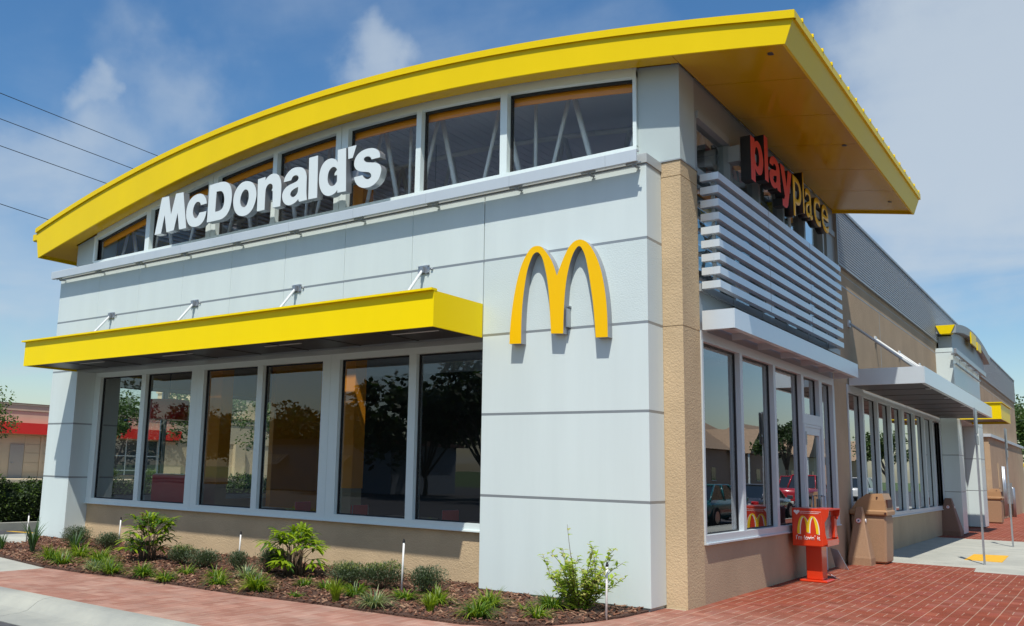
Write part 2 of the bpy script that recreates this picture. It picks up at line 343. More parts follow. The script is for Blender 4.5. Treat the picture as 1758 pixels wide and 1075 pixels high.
flat('lane_kerb', [(-17.45, -4.775), (-17.25, -4.775), (-17.25, 60), (-17.45, 60)], -.3, .03, M_kerb)
flat('planting_strip', [(-23, -4.775), (-17.45, -4.775), (-17.45, 60), (-23, 60)], -.3, .0, M_mulch)
flat('far_parking_lot', [(-50, -4.775), (-23, -4.775), (-23, 70), (-50, 70)], -.3, .02, M_asph)
flat('lane_marking', [(-17.0, 1.2), (-16.9, 1.32), (-15.5, 1.62), (-15.45, 1.45)], -.149, -.142, M_paint)
flat('tactile_paving', [(1.82, 10.98), (2.47, 10.95), (2.42, 12.84), (1.80, 12.65)], -.05, .006, M_tact)
bed = [(-8.31, -2.64), (-7.3, -2.60), (-7.0, -2.52), (-5.65, -2.45), (-4.37, -2.43), (-2.99, -2.29), (-1.85, -2.25), (-1.1, -2.20), (-.70, -1.98), (-.40, -1.62), (-.20, -1.2), (-.06, -.6), (-.02, -.02), (-2.4, -.02), (-2.45, .44), (-12.4, .44), (-12.45, -.02), (-13.38, -.02), (-12.7, -.35), (-12.1, -.95), (-12.46, -1.25), (-13.0, -1.7), (-12.6, -2.2), (-11.2, -2.3), (-10.2, -2.37)]
bm = BM(); slab(bm, bed, -.1, .022); tag(obj('planting_bed', bm, M_mulch, base=(0, 0, 0)), kind='structure')
def in_poly(x, y, P):
    c = False; j = len(P)-1
    for i in range(len(P)):
        if (P[i][1] > y) != (P[j][1] > y) and x < (P[j][0]-P[i][0])*(y-P[i][1])/(P[j][1]-P[i][1])+P[i][0]: c = not c
        j = i
    return c
# bark chips
M_bark = mat('bark_chips', (.20, .085, .045), .9, c2=(.07, .03, .018), vscale=30, detail=2)
M_bark2 = mat('bark_chips_pale', (.34, .21, .13), .9, c2=(.17, .085, .05), vscale=30, detail=2)
bm = BM(); R = random.Random(3); n = 0
while n < 9000:
    x, y = R.uniform(-13.2, 0), R.uniform(-2.65, .44)
    if not in_poly(x, y, bed): continue
    n += 1; l, w, h = R.uniform(.02, .085), R.uniform(.012, .034), R.uniform(.004, .011)
    M4 = Matrix.Translation((x, y, .026+R.random()*.022)) @ Matrix.Rotation(R.uniform(0, 6.28), 4, 'Z') @ Matrix.Rotation(R.uniform(-.5, .5), 4, 'Y') @ Matrix.Rotation(R.uniform(-.4, .4), 4, 'X')
    vs = box(bm, -l/2, l/2, -w/2, w/2, -h/2, h/2); k = R.uniform(.5, 1)
    vs[5].co.y *= k; vs[6].co.x *= k; vs[1].co.x *= k
    mi = 1 if R.random() < .28 else 0
    for v in vs: v.co = M4 @ v.co
    for f in vs[0].link_faces: f.material_index = mi
    for f in vs[6].link_faces: f.material_index = mi
tag(obj('bark_mulch', bm, [M_bark, M_bark2], base=(0, 0, 0), normals=False), kind='stuff', label='reddish brown bark mulch covering the planting bed')

# ================================================================== RESTAURANT
XB, YB, YW = .262, .446, .450
XL, XLC, XP = -13.394, -12.44, -2.414
ZD, ZC, ZB, ZA, ZT, ZCAP = 1.231, 2.302, 3.376, 4.423, 5.357, 5.50
YF = .05
def topz(x): return 4.46502e-06*x**4+0.000145617*x**3-0.0130181*x**2-0.173991*x+7.21006
def botz(x): return 3.93541e-05*x**4+0.000888001*x**3-0.00980919*x**2-0.156717*x+6.7751
REST = thing('restaurant', 'fast food restaurant with curved yellow roof, white panels and tan stucco', 'building', (0, 0, 0))
def part(name, bm, m, parent=None, **k): return obj(name, bm, m, parent or REST, **k)
bm = BM(); bmj = BM(); g = .014
def prow(z0, z1, x0, x1, y1, mi=0, b=None):
    b = b if b is not None else bm
    n0 = len(b.faces); rbox(b, x0, x1, 0, y1, z0+g, z1-g, .004, 1)
    b.faces.ensure_lookup_table()
    for f in b.faces[n0:]: f.material_index = mi
# right pilaster
for z0, z1, mi in ((.02, ZD, 0), (ZD, ZC, 0), (ZC, ZB, 0), (ZB, ZA, 1), (ZA, ZT, 0)): prow(z0, z1, XP, 0, YB-.003, mi)
part('white_pilaster', bm, [M_white, M_whitetex])
bm = BM()
for z0, z1 in ((.02, ZD), (ZD, ZC), (ZC, ZB)): prow(z0, z1, XL, XLC, 1.0)
part('white_column', bm, M_white)
bm = BM(); vj = [XL, -11.91, -10.54, -9.18, -7.81, -6.44, -5.08, -3.71, XP-.01]
for z0, z1 in ((ZB, ZA), (ZA, ZT)):
    for i in range(8): prow(z0, z1, vj[i]+.003, vj[i+1]-.003, YW)
part('white_wall', bm, M_white)
for z in (ZD, ZC, ZB, ZA, ZT):
    box(bmj, XP+.002, -.001, .001, YB-.01, z-g-.002, z+g+.002)
    if z < 3: box(bmj, XL+.002, XLC-.001, .001, .99, z-g-.002, z+g+.002)
    else: box(bmj, XL+.006, XP-.002, .001, YW-.01, z-g-.002, z+g+.002)
box(bmj, XP+.02, -.02, .02, YB-.02, -.02, .036); box(bmj, XL+.02, XLC-.02, .02, .9, -.02, .036)
part('joint_trim', bmj, M_joint)
bm = BM(); rbox(bm, XL-.01, .012, -.012, YB+.0, ZT+.02, ZCAP, .004, 1); part('parapet_cap', bm, mat('cap_panel', (.42, .45, .44), .45, var=.03))
# soffit of recessed window bay
bm = BM(); box(bm, XLC+.002, XP-.002, .01, YW+.05, ZB+.001-.012, ZB+.012); part('window_head', bm, M_alud)
# light shelf on brackets
bm = BM()
prof = [(-.20, 5.350), (-.20, 5.495), (-.192, 5.503), (-.115, 5.503), (-.115, 5.49), (-.18, 5.482), (-.185, 5.365), (-.13, 5.362), (-.13, 5.350)]
x0 = -13.45
segs = [x0]+[-11.9+1.43*i for i in range(9)]+[-.035]
for i in range(len(segs)-1):
    loft(bm, [[(segs[i]+.002, y, z) for y, z in prof], [(segs[i+1]-.002, y, z) for y, z in prof]])
LS = part('light_shelf', bm, M_alu)
bm = BM()
def bracket(x):
    b = BM(); box(b, x-.10, x+.10, -.158, -.14, 5.332, 5.349)
    for dx in (-.09, .0, .09): tube(b, [(x+dx, -.150, 5.315), (x+dx, -.150, 5.36)], .006, 6)
    box(b, x-.02, x+.03, -.15, -.012, 5.316, 5.328); tube(b, [(x, -.14, 5.305), (x, -.06, 5.32), (x, -.006, 5.33)], .012, 6)
    return b
br0 = None
for x in (-13.2, -11.748, -10.366, -8.968, -7.516, -6.084, -4.668, -3.225, -1.812, -.722, -.10):
    if br0 is None: br0 = obj('bracket', bracket(x), M_joint, LS, base=(x, -.1, 5.33)); bx0 = x; l0 = Vector(br0.location)
    else:
        c = br0.copy(); COL.objects.link(c); c.parent = LS; c.location = l0+Vector((x-bx0, 0, 0))
# stucco: front base wall, corner pier
bm = BM()
box(bm, XLC-.0, XP, YW, YW+.22, -.05, .713); part('stucco_base', bm, M_stucco)
bm = BM(); box(bm, -.0, XB, YB, 1.0, -.05, ZB-.008); box(bm, 0, XB, YB, 1.0, ZB+.008, 5.30-.006); box(bm, 0, XB, YB, 1.0, 5.30+.006, 5.500); box(bm, .004, XB-.006, YB+.006, .99, 0, 5.49); box(bm, -.3, .0, YB+.003, 1.0, 0, 5.5)
part('corner_pier', bm, M_stucco)
bm = BM(); box(bm, -.002, XB+.012, YB-.012, 1.01, 5.502, 5.520); part('pier_flashing', bm, M_alud)
# side wall: base, pier, long upper wall
bm = BM()
box(bm, XB-.22, XB, 1.0, 5.50, -.05, .713); box(bm, XB-.22, XB, 6.68, 8.66, -.05, .713); box(bm, XB-.22, XB, 8.66, 20.2, -.05, .713)
part('side_base_wall', bm, M_stuccof)
bm = BM()
box(bm, XB-.22, XB, 7.66, 8.66, .715, 3.39)
box(bm, XB-.22, XB, 7.66, 46.31, 3.392, 5.352); box(bm, XB-.22, XB, 8.27, 46.31, 5.366, 5.72); box(bm, XB-.2, XB-.008, 7.7, 46.3, 3.4, 5.71); box(bm, XB-.22, XB, 20.0, 46.31, -.05, 3.388)
box(bm, XB-12, XB-.22, 46.0, 46.31, -.05, 5.72); box(bm, XB-12, XB-11.8, 8.3, 46.0, -.05, 5.72)
part('side_wall', bm, M_stuccof)
bm = BM(); box(bm, XB-.02, XB+.002, 7.67, 46.3, 5.350, 5.368); box(bm, XB-.02, XB+.002, 8.28, 46.3, 5.60, 5.608); part('reveal_joint', bm, M_joint)
# corrugated parapet
bm = BM(); nz = 21; z0, z1 = 5.735, 6.90; rows = []
loop = []
for i in range(nz*4+1):
    z = z0+(z1-z0)*i/(nz*4); ph = (i % 4)
    loop.append((XB+.012+(.045 if ph in (1, 2) else 0), z))
A = [bm.verts.new((x, 8.27, z)) for x, z in loop]; B = [bm.verts.new((x, 46.3, z)) for x, z in loop]
for i in range(len(A)-1): bm.faces.new((A[i], B[i], B[i+1], A[i+1]))
A = [bm.verts.new((x+.0, 46.31, z)) for x, z in loop]
box(bm, XB-.15, XB+.008, 8.27, 46.31, 5.735, 6.90)
CR = part('corrugated_parapet', bm, M_corr, normals=False)
bm = BM(); box(bm, XB-.2, XB+.08, 8.22, 46.37, 6.90, 6.955); box(bm, XB-.02, XB+.062, 8.22, 46.33, 5.715, 5.735); box(bm, XB-.1, XB+.06, 46.30, 46.36, 5.72, 6.90); box(bm, XB-.02, XB+.062, 8.21, 8.27, 5.5, 6.90)
obj('coping', bm, M_alud, CR)
# flat rear roof, interior box
bm = BM(); box(bm, XB-11.8, XB-.2, 8.4, 46.0, 5.2, 5.35); part('rear_roof', bm, M_deck)
bm = BM(); box(bm, -13.2, .1, .6, 20.1, -.04, .03); part('floor', bm, M_floor)
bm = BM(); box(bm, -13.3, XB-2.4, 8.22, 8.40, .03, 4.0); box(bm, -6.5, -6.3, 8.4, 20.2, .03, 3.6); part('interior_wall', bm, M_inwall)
bm = BM(); box(bm, -6.3, XB-.23, 8.4, 20.1, 3.40, 3.5); part('ceiling', bm, mat('ceiling_tile', (.45, .43, .40), .8))
# ------------------------------------------------------------------ windows
def mk_front(plane): return lambda a, d, z: Vector((a, plane+d, z))
def mk_side(plane): return lambda a, d, z: Vector((plane-d, a, z))
def mk_left(plane): return lambda a, d, z: Vector((plane+d, a, z))
def bx(bm, T, a0, a1, d0, d1, z0, z1):
    p, q = T(a0, d0, z0), T(a1, d1, z1); box(bm, p.x, q.x, p.y, q.y, p.z, q.z)
def window(T, a0, a1, z0, z1, panes, zp0, zp1, gl, proj=.04, label=None, sill=True, frame=None, parent=None, name='window', gd=.045):
    """panes: list of (start, end); frame bars fill everything between them."""
    bm = BM(); edges = [a0]+[v for p in panes for v in p]+[a1]
    for i in range(0, len(edges), 2):
        if edges[i+1]-edges[i] > .004: bx(bm, T, edges[i], edges[i+1], -proj, .10, zp0, zp1)
    bx(bm, T, a0, a1, -proj-.004, .10, z0, zp0); bx(bm, T, a0, a1, -proj+.006, .10, zp1, z1)
    if sill: bx(bm, T, a0, a1, -proj-.03, -proj-.004, z0+.002, z0+.022)
    fr = part(name, bm, frame or M_frame, parent, label=label)
    bm = BM()
    for s, e in panes:
        for q in ((s, s+.022, zp0, zp1), (e-.022, e, zp0, zp1), (s+.022, e-.022, zp0, zp0+.018), (s+.022, e-.022, zp1-.022, zp1)):
            bx(bm, T, q[0], q[1], gd-.014, gd+.03, q[2], q[3])
    if parent is None: obj('gasket', bm, M_black, fr)
    else: obj('gasket', bm, M_black, parent)
    for s, e in panes:
        bm = BM(); P = [T(s+.01, gd, zp0+.008), T(e-.01, gd, zp0+.008), T(e-.01, gd, zp1-.008), T(s+.01, gd, zp1-.008)]
        bm.faces.new([bm.verts.new(p) for p in P]); 
        obj('pane', bm, gl, fr if parent is None else parent, normals=False)
    return fr
def glass(name, tint, refl=1.0):
    m = bpy.data.materials.new(name); m.use_nodes = True; nt = m.node_tree; nt.nodes.clear(); L = nt.links; N = nt.nodes.new
    o = N('ShaderNodeOutputMaterial'); t = N('ShaderNodeBsdfTransparent'); t.inputs[0].default_value = (*tint, 1)
    g = N('ShaderNodeBsdfGlossy'); g.inputs['Roughness'].default_value = 0.0; g.inputs[0].default_value = (.95, .97, 1, 1)
    tc = N('ShaderNodeTexCoord'); nn = N('ShaderNodeTexNoise'); nn.inputs['Scale'].default_value = 1.1; nn.inputs['Detail'].default_value = 1; L.new(tc.outputs['Object'], nn.inputs[0])
    bp = N('ShaderNodeBump'); bp.inputs['Strength'].default_value = 0.06; bp.inputs['Distance'].default_value = 0.01; L.new(nn.outputs['Fac'], bp.inputs['Height']); L.new(bp.outputs[0], g.inputs['Normal'])
    ge = N('ShaderNodeNewGeometry'); dp = N('ShaderNodeVectorMath'); dp.operation = 'DOT_PRODUCT'; L.new(ge.outputs['Incoming'], dp.inputs[0]); L.new(ge.outputs['Normal'], dp.inputs[1])
    def M(op, a, b=None, cl=False):
        n = N('ShaderNodeMath'); n.operation = op; n.use_clamp = cl
        for i, v in enumerate((a, b)):
            if v is None: continue
            if isinstance(v, (int, float)): n.inputs[i].default_value = v
            else: L.new(v, n.inputs[i])
        return n.outputs[0]
    k = M('POWER', M('SUBTRACT', 1.0, M('ABSOLUTE', dp.outputs['Value'])), 4.2)
    f = M('MULTIPLY', M('ADD', .07, M('MULTIPLY', k, .93)), refl, True)
    mx = N('ShaderNodeMixShader'); L.new(f, mx.inputs[0]); L.new(t.outputs[0], mx.inputs[1]); L.new(g.outputs[0], mx.inputs[2]); L.new(mx.outputs[0], o.inputs[0])
    MATS[name] = m; return m
G_front = glass('front_glass', (.72, .78, .75), 1.35)
G_side = glass('side_glass', (.55, .62, .60), 1.5)
G_clear = glass('clerestory_glass', (.93, .95, .95), .55)
TF = mk_front(YW)
window(TF, XLC, -9.08, .713, 3.366, [(-12.25, -10.82), (-10.68, -9.26)], .828, 3.262, G_front, label='left pair of tall storefront panes')
window(TF, -9.076, -5.68, .713, 3.366, [(-8.90, -7.44), (-7.30, -5.86)], .828, 3.262, G_front, label='middle pair of tall storefront panes')
window(TF, -5.676, XP, .713, 3.366, [(-5.48, -4.04), (-3.90, -2.44)], .828, 3.262, G_front, label='right pair of tall storefront panes')
TS = mk_side(XB-.02)
M_frame_front = M_frame; M_frame = M_alu
window(TS, 1.0, 5.50, .713, 3.39, [(1.05, 2.42), (2.53, 3.94), (4.05, 5.46)], .828, 3.26, G_side, label='three tall panes by the building corner')

window(TS, 5.50, 6.66, 2.45, 3.39, [(5.60, 6.56)], 2.62, 3.26, G_side, sill=False, label='small transom pane above the side door')
window(TS, 6.664, 7.64, .713, 3.39, [(6.76, 7.50)], .828, 3.26, G_side, label='narrow tall pane right of the side door')
dr = BM()
for a, b in ((5.505, 5.575), (6.585, 6.655)): bx(dr, TS, a, b, -.05, .10, .0, 2.448)
for a, b in ((5.58, 5.68), (6.48, 6.58)): bx(dr, TS, a, b, -.03, .02, .02, 2.40)
bx(dr, TS, 5.68, 6.48, -.03, .02, 2.28, 2.40); bx(dr, TS, 5.68, 6.48, -.03, .02, .02, .26); bx(dr, TS, 5.575, 6.585, -.04, .04, 2.402, 2.447)
DOOR = part('door', dr, M_frame, label='glazed aluminium side door behind the red box')
bm = BM(); P = [TS(5.68, .0, .26), TS(6.48, .0, .26), TS(6.48, .0, 2.28), TS(5.68, .0, 2.28)]; bm.faces.new([bm.verts.new(p) for p in P]); obj('pane', bm, G_side, DOOR, normals=False)
bm = BM(); tube(bm, [TS(6.44, -.03, .9), TS(6.44, -.10, .9), TS(6.44, -.10, 1.25), TS(6.44, -.03, 1.25)], .014, 8); box(bm, XB+.01, XB+.02, 6.40, 6.47, 1.0, 1.2); obj('handle', bm, M_steel, DOOR)
for z in (.4, 2.1):
    bm = BM(); bx(bm, TS, 5.56, 5.60, -.065, -.03, z, z+.22); obj('hinge', bm, M_steel, DOOR)
window(TS, 8.66, 14.23, .713, 3.39, [(8.74, 9.93), (10.05, 11.35), (11.47, 12.75), (12.87, 14.13)], .828, 3.25, G_side, label='four tall panes under the grey flat awning')
window(TS, 14.235, 20.15, .713, 3.39, [(14.45, 15.80), (15.92, 17.23), (17.36, 18.64), (18.76, 20.0)], .828, 3.25, G_side, label='four tall panes beside the white entrance portal')
# left flank: base, glass, wall, clerestory (seen through the front panes)
TL = mk_left(-13.34)
bm = BM(); box(bm, -13.36, -13.14, 1.0, 8.4, -.05, .72); box(bm, -13.36, -13.14, 6.3, 8.4, .72, 5.36); box(bm, -13.36, -13.14, 1.0, 6.3, 3.26, 5.36); part('left_wall', bm, M_stuccof)
window(TL, 1.0, 6.3, .72, 3.26, [(1.06, 2.70), (2.78, 4.40), (4.50, 6.22)], .83, 3.2, G_clear, label='tall panes in the left flank wall')
bm = BM(); box(bm, -13.13, -13.10, 6.32, 8.2, .03, 5.4); box(bm, -13.099, .0, 8.19, 8.215, .03, 3.9); part('dark_lining', bm, M_inwall)  # thin dark sheets added over the walls to keep the room dark
bm = BM(); box(bm, -13.62, .2, 8.22, 8.4, 5.3, 5.5); part('rear_beam', bm, M_inlight)
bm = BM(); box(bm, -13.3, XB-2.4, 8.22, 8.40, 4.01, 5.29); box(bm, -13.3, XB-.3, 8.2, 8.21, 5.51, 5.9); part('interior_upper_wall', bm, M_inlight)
# clerestory over the front
M_frame = M_frame_front
YG = YB
panes = [(-12.86, -11.08), (-10.93, -9.14), (-8.85, -7.34), (-7.22, -5.79), (-5.50, -4.04), (-3.93, -2.46), (-2.33, -.37)]
def soff(x): return botz(max(-14.5, min(1.7, x)))+.05
groups = [(-13.60, -9.00, panes[:2]), (-8.996, -5.66, panes[2:4]), (-5.656, -.31, panes[4:])]
glab = ['left third of the curved clerestory glazing', 'middle third of the curved clerestory glazing', 'right third of the curved clerestory glazing']
def curvebox(bm, a0, a1, y0, y1, zlo, zhi, n=14):
    L = []
    for i in range(n+1):
        x = a0+(a1-a0)*i/n; zl = zlo(x) if callable(zlo) else zlo; zh = zhi(x) if callable(zhi) else zhi
        L.append([(x, y0, zl), (x, y1, zl), (x, y1, zh), (x, y0, zh)])
    loft(bm, L)
for (a0, a1, ps), lb in zip(groups, glab):
    bm = BM(); e = [a0]+[v for p in ps for v in p]+[a1]
    for i in range(0, len(e), 2):
        w0, w1 = e[i], e[i+1]
        if w1-w0 < .004: continue
        if w1-w0 > .25:      # flat cladding with a mullion at the glass
            curvebox(bm, w0, w1, YG+.012, YG+.14, 5.70, lambda x: soff(x)-.002, 3)
            if i+1 < len(e)-1: curvebox(bm, w1-.07, w1, YG-.045, YG+.10, 5.78, lambda x: soff(x)-.05, 3)
            if i > 0: curvebox(bm, w0, w0+.07, YG-.045, YG+.10, 5.78, lambda x: soff(x)-.05, 3)
        else: curvebox(bm, w0+.01, w1, YG-.045, YG+.10, 5.78, lambda x: soff(x)-.05, 3)
    curvebox(bm, a0+(.75 if a0 < -13 else 0), a1, YG-.04, YG+.10, lambda x: soff(x)-.13, lambda x: soff(x)-.004, 12)
    box(bm, a0+(.72 if a0 < -13 else 0), a1, YG-.05, YG+.10, 5.44, 5.79)
    fr = part('clerestory_window', bm, M_frame, label=lb)
    bm = BM()
    for s, t in ps:
        curvebox(bm, s, t, YG+.05, YG+.09, lambda x: soff(x)-.175, lambda x: soff(x)-.13, 8)
        curvebox(bm, s, s+.035, YG+.05, YG+.09, 5.79, lambda x: soff(x)-.14, 2); curvebox(bm, t-.03, t, YG+.05, YG+.09, 5.79, lambda x: soff(x)-.14, 2)
    obj('gasket', bm, M_black, fr)
    for s, t in ps:
        bm = BM(); pts = [(s, 5.79), (t, 5.79)]+[(t+(s-t)*k/8, soff(t+(s-t)*k/8)-.13) for k in range(9)]
        bm.faces.new([bm.verts.new((x, YG+.055, z)) for x, z in pts]); obj('pane', bm, G_clear, fr, normals=False)
bm = BM(); curvebox(bm, -.37+.065, XB, YB, YB+.5, 5.521, lambda x: soff(x)-.001, 4); part('grey_corner_panel', bm, M_gcol, label='grey cladding panel above the tan corner pier')
bm = BM(); curvebox(bm, -13.62, -12.93, YB, YB+.5, 5.40, lambda x: soff(x)-.001, 4); part('grey_corner_panel', bm, M_gcol, label='grey cladding panel at the left end of the clerestory')
# side clerestory
bm = BM()
box(bm, XB-.15, XB, .946, 8.24, 6.34, soff(XB)-.002); box(bm, XB-.15, XB, .946, 1.02, 5.52, 6.338)
for y in (2.2, 3.45, 4.7, 5.95, 7.2): box(bm, XB-.13, XB+.035, y, y+.09, 3.9, 6.34)
box(bm, XB-.14, XB+.03, 1.0, 8.2, 6.24, 6.342); box(bm, XB-.14, XB+.03, 1.0, 8.2, 3.9, 4.0); box(bm, XB-.13, XB+.01, 1.0, 8.2, 5.46, 5.56)
box(bm, XB-.15, XB+.002, 8.12, 8.255, 5.36, 6.34); box(bm, XB-.16, XB-.004, 1.0, 7.66, 3.392, 3.905)
box(bm, XB-.15, XB-.002, 7.66, 8.12, 5.74, 6.3)
SW = part('side_clerestory_window', bm, M_alud, label='upper side glazing behind the louvres and red letters')
bm = BM()
for i, y in enumerate((1.0, 2.25, 3.5, 4.75, 6.0, 7.25)):
    e = min(y+1.22, 8.15); P = [(XB-.06, y, 3.95), (XB-.06, e, 3.95), (XB-.06, e, 6.28), (XB-.06, y, 6.28)]
    bm = BM(); bm.faces.new([bm.verts.new(p) for p in P]); obj('pane', bm, G_side, SW, normals=False)
# ------------------------------------------------------------------ curved roof
N_ = 44; YR = 8.2
def rx(t, top): return (-14.72+(1.80+14.72)*t) if top else (-14.56+(1.70+14.56)*t)
ts = [i/N_ for i in range(N_+1)]
bm = BM()
loft(bm, [[(rx(t, 0)+(.02 if t == 0 else -.02 if t == 1 else 0), YF+.03, topz(rx(t, 1))-.12), (rx(t, 0)+(.02 if t == 0 else -.02 if t == 1 else 0), YR-.03, topz(rx(t, 1))-.12), (rx(t, 1)+(.02 if t == 0 else -.02 if t == 1 else 0), YR-.03, topz(rx(t, 1))-.02), (rx(t, 1)+(.02 if t == 0 else -.02 if t == 1 else 0), YF+.03, topz(rx(t, 1))-.02)] for t in ts])
for f in bm.faces: f.smooth = False
ROOF = part('roof', bm, M_yel, label='curved yellow metal roof')
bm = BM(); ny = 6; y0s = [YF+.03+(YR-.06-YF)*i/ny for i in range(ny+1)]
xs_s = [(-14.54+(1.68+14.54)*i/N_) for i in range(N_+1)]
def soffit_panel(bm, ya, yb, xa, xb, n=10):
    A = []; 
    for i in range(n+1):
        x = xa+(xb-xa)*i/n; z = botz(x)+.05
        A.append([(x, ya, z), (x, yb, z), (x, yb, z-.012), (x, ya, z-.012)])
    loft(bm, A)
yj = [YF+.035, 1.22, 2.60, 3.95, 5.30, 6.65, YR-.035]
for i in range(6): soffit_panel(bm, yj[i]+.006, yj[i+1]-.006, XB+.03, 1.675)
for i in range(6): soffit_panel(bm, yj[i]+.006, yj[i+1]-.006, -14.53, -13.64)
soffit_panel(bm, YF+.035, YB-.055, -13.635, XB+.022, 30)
obj('soffit', bm, M_yel_shade, ROOF)
# fascia with drip edge
bm = BM()
loft(bm, [[(rx(t, 0), YF, botz(rx(t, 0))), (rx(t, 0), YF+.03, botz(rx(t, 0))), (rx(t, 1), YF+.03, topz(rx(t, 1))-.085), (rx(t, 1), YF, topz(rx(t, 1))-.085)] for t in ts])
loft(bm, [[(rx(t, 1)*1.0+(.027 if t == 1 else 0), YF-.034, topz(rx(t, 1))-.10), (rx(t, 1)+(.027 if t == 1 else 0), YF+.03, topz(rx(t, 1))-.083), (rx(t, 1)+(.027 if t == 1 else 0), YF+.03, topz(rx(t, 1))+.004), (rx(t, 1)+(.027 if t == 1 else 0), YF-.034, topz(rx(t, 1)))] for t in ts])
# right end board and its cap
xb, zb, xt, zt = 1.70, botz(1.70), 1.80, topz(1.80)
loft(bm, [[(xb-.03, y, zb), (xb+.002, y, zb), (xt+.002, y, zt-.085), (xt-.03, y, zt-.085)] for y in (YF+.002, YR)])
loft(bm, [[(xt-.03, y, zt-.10), (xt+.026, y, zt-.10), (xt+.026, y, zt+.004), (xt-.03, y, zt+.006)] for y in (YF+.032, YR+.01)])
# far and left boards
loft(bm, [[(rx(t, 0), YR, botz(rx(t, 0))), (rx(t, 0), YR-.03, botz(rx(t, 0))), (rx(t, 1), YR-.03, topz(rx(t, 1))), (rx(t, 1), YR, topz(rx(t, 1)))] for t in ts])
xb, zb, xt, zt = -14.56, botz(-14.56), -14.72, topz(-14.72)
loft(bm, [[(xb-.002, y, zb), (xb+.03, y, zb), (xt+.03, y, zt), (xt-.002, y, zt)] for y in (YF+.002, YR)])
obj('fascia', bm, M_yel, ROOF)
bm = BM()
for k in range(18):
    y = .36+.452*k
    loft(bm, [[(x, y-.016, topz(min(x, 1.8))-.01), (x, y+.016, topz(min(x, 1.8))-.01), (x, y+.011, topz(min(x, 1.8))+.036), (x, y-.011, topz(min(x, 1.8))+.036)] for x in [-14.7+(1.835+14.7)*i/20 for i in range(21)]])
obj('standing_seam', bm, M_yel, ROOF)
bm = BM(); box(bm, -14.95, -14.74, YF+.05, YR, 6.46, 6.60); box(bm, -14.93, -14.70, YF+.06, YR, 6.44, 6.47); obj('gutter', bm, M_yel, ROOF)
for x, y in ((1.45, .38), (1.45, 7.4), (1.45, 4.0)):
    bm = BM(); tube(bm, [(x, y, botz(x)+.034), (x, y, botz(x)+.05)], .045, 14); obj('downlight', bm, M_dark, ROOF)
# ceiling deck, trusses and orange bulkhead inside
bm = BM()
for i in range(70):
    xa = -13.5+13.6*i/70; xbb = xa+13.6/70*.55; z = topz((xa+xbb)/2)-.17
    box(bm, xa, xbb, .62, 8.2, z-.03, z+.02); box(bm, xbb, xa+13.6/70, .62, 8.2, z-.05, z-.03)
part('roof_deck', bm, M_deck)
def truss(y, ph=0):
    b = BM(); n = 11; xs = [-13.2+13.4*i/n for i in range(n+1)]
    for i in range(n):
        za, zb_ = topz(xs[i])-.30, topz(xs[i+1])-.30
        tube(b, [(xs[i], y, za), (xs[i+1], y, zb_)], .045, 6); tube(b, [(xs[i], y, 4.9), (xs[i+1], y, 4.9)], .045, 6)
        m_ = (xs[i]+xs[i+1])/2
        tube(b, [(xs[i], y, 4.9), (m_, y, topz(m_)-.30)], .032, 6); tube(b, [(m_, y, topz(m_)-.30), (xs[i+1], y, 4.9)], .042, 6)
        if i % 2 == ph: tube(b, [(xs[i+1], y, 4.9), (xs[i+1], y, zb_)], .028, 6)
    return b
for y, ph in ((1.05, 0), (3.0, 1), (5.4, 0), (7.2, 1)): part('roof_truss', truss(y, ph), M_truss)
bm = BM()
for y in (2.5, 4.6, 6.8):
    tube(bm, [(-13, y, 6.0), (-7, y, 6.55), (0, y, 6.3)], .06, 8)
tube(bm, [(-9.5, .9, 6.2), (-9.5, 8, 6.2)], .12, 10)
part('ceiling_duct', bm, M_steel)
for x0_, x1_, y0_, y1_, z0_, z1_ in ((-13.1, -12.95, 5.8, 8.2, .03, 5.6), (-10.82, -10.36, 2.0, 2.3, 1.15, 6.2), (-7.02, -6.70, 2.1, 2.4, 1.18, 6.9), (-12.95, -12.75, .75, 1.0, .03, 3.3)):
    bm = BM(); box(bm, x0_, x1_, y0_, y1_, z0_, z1_); part('orange_column', bm, M_orange)
for x0_, x1_, y0_, y1_ in ((-10.80, -10.38, 2.01, 2.29), (-7.0, -6.72, 2.11, 2.39)):
    bm = BM(); box(bm, x0_, x1_, y0_, y1_, .03, 1.149 if x0_ < -9 else 1.179); part('column_base', bm, M_stuccof)
bm = BM(); curvebox(bm, -13.3, .1, .575, .60, lambda x: botz(x)-.22, lambda x: topz(x)-.2, 30); part('orange_bulkhead', bm, M_orange)
bm = BM(); box(bm, -13.1, .0, .68, 1.6, 3.42, 3.62); part('mezzanine_beam', bm, mat('interior_brown', (.10, .035, .018), .6))
# ------------------------------------------------------------------ yellow awning over the front windows
AX0, AX1, AY, AZ0, AZ1 = -12.50, XP-.006, -1.10, 3.352, 3.848
bm = BM()
box(bm, AX0, AX1, AY, AY+.03, AZ0, AZ1-.03); box(bm, AX0, AX0+.03, AY+.031, -.004, AZ0, AZ1-.03); box(bm, AX1-.03, AX1, AY+.031, -.004, AZ0, AZ1-.03)
AW = part('awning', bm, M_yel_bounce, label='long yellow canopy above the front windows')
bm = BM(); box(bm, AX0-.055, AX1+.004, AY-.055, AY+.06, AZ1-.029, AZ1); box(bm, AX0-.055, AX0+.05, AY+.061, -.004, AZ1-.029, AZ1); obj('top_flange', bm, M_yel_bounce, AW)
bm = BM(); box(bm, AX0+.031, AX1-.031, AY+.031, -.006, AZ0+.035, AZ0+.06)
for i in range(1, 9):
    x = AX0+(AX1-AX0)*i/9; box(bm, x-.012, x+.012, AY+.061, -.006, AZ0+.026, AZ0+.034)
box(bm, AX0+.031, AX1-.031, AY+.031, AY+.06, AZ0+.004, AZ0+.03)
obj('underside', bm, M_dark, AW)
bm = BM()
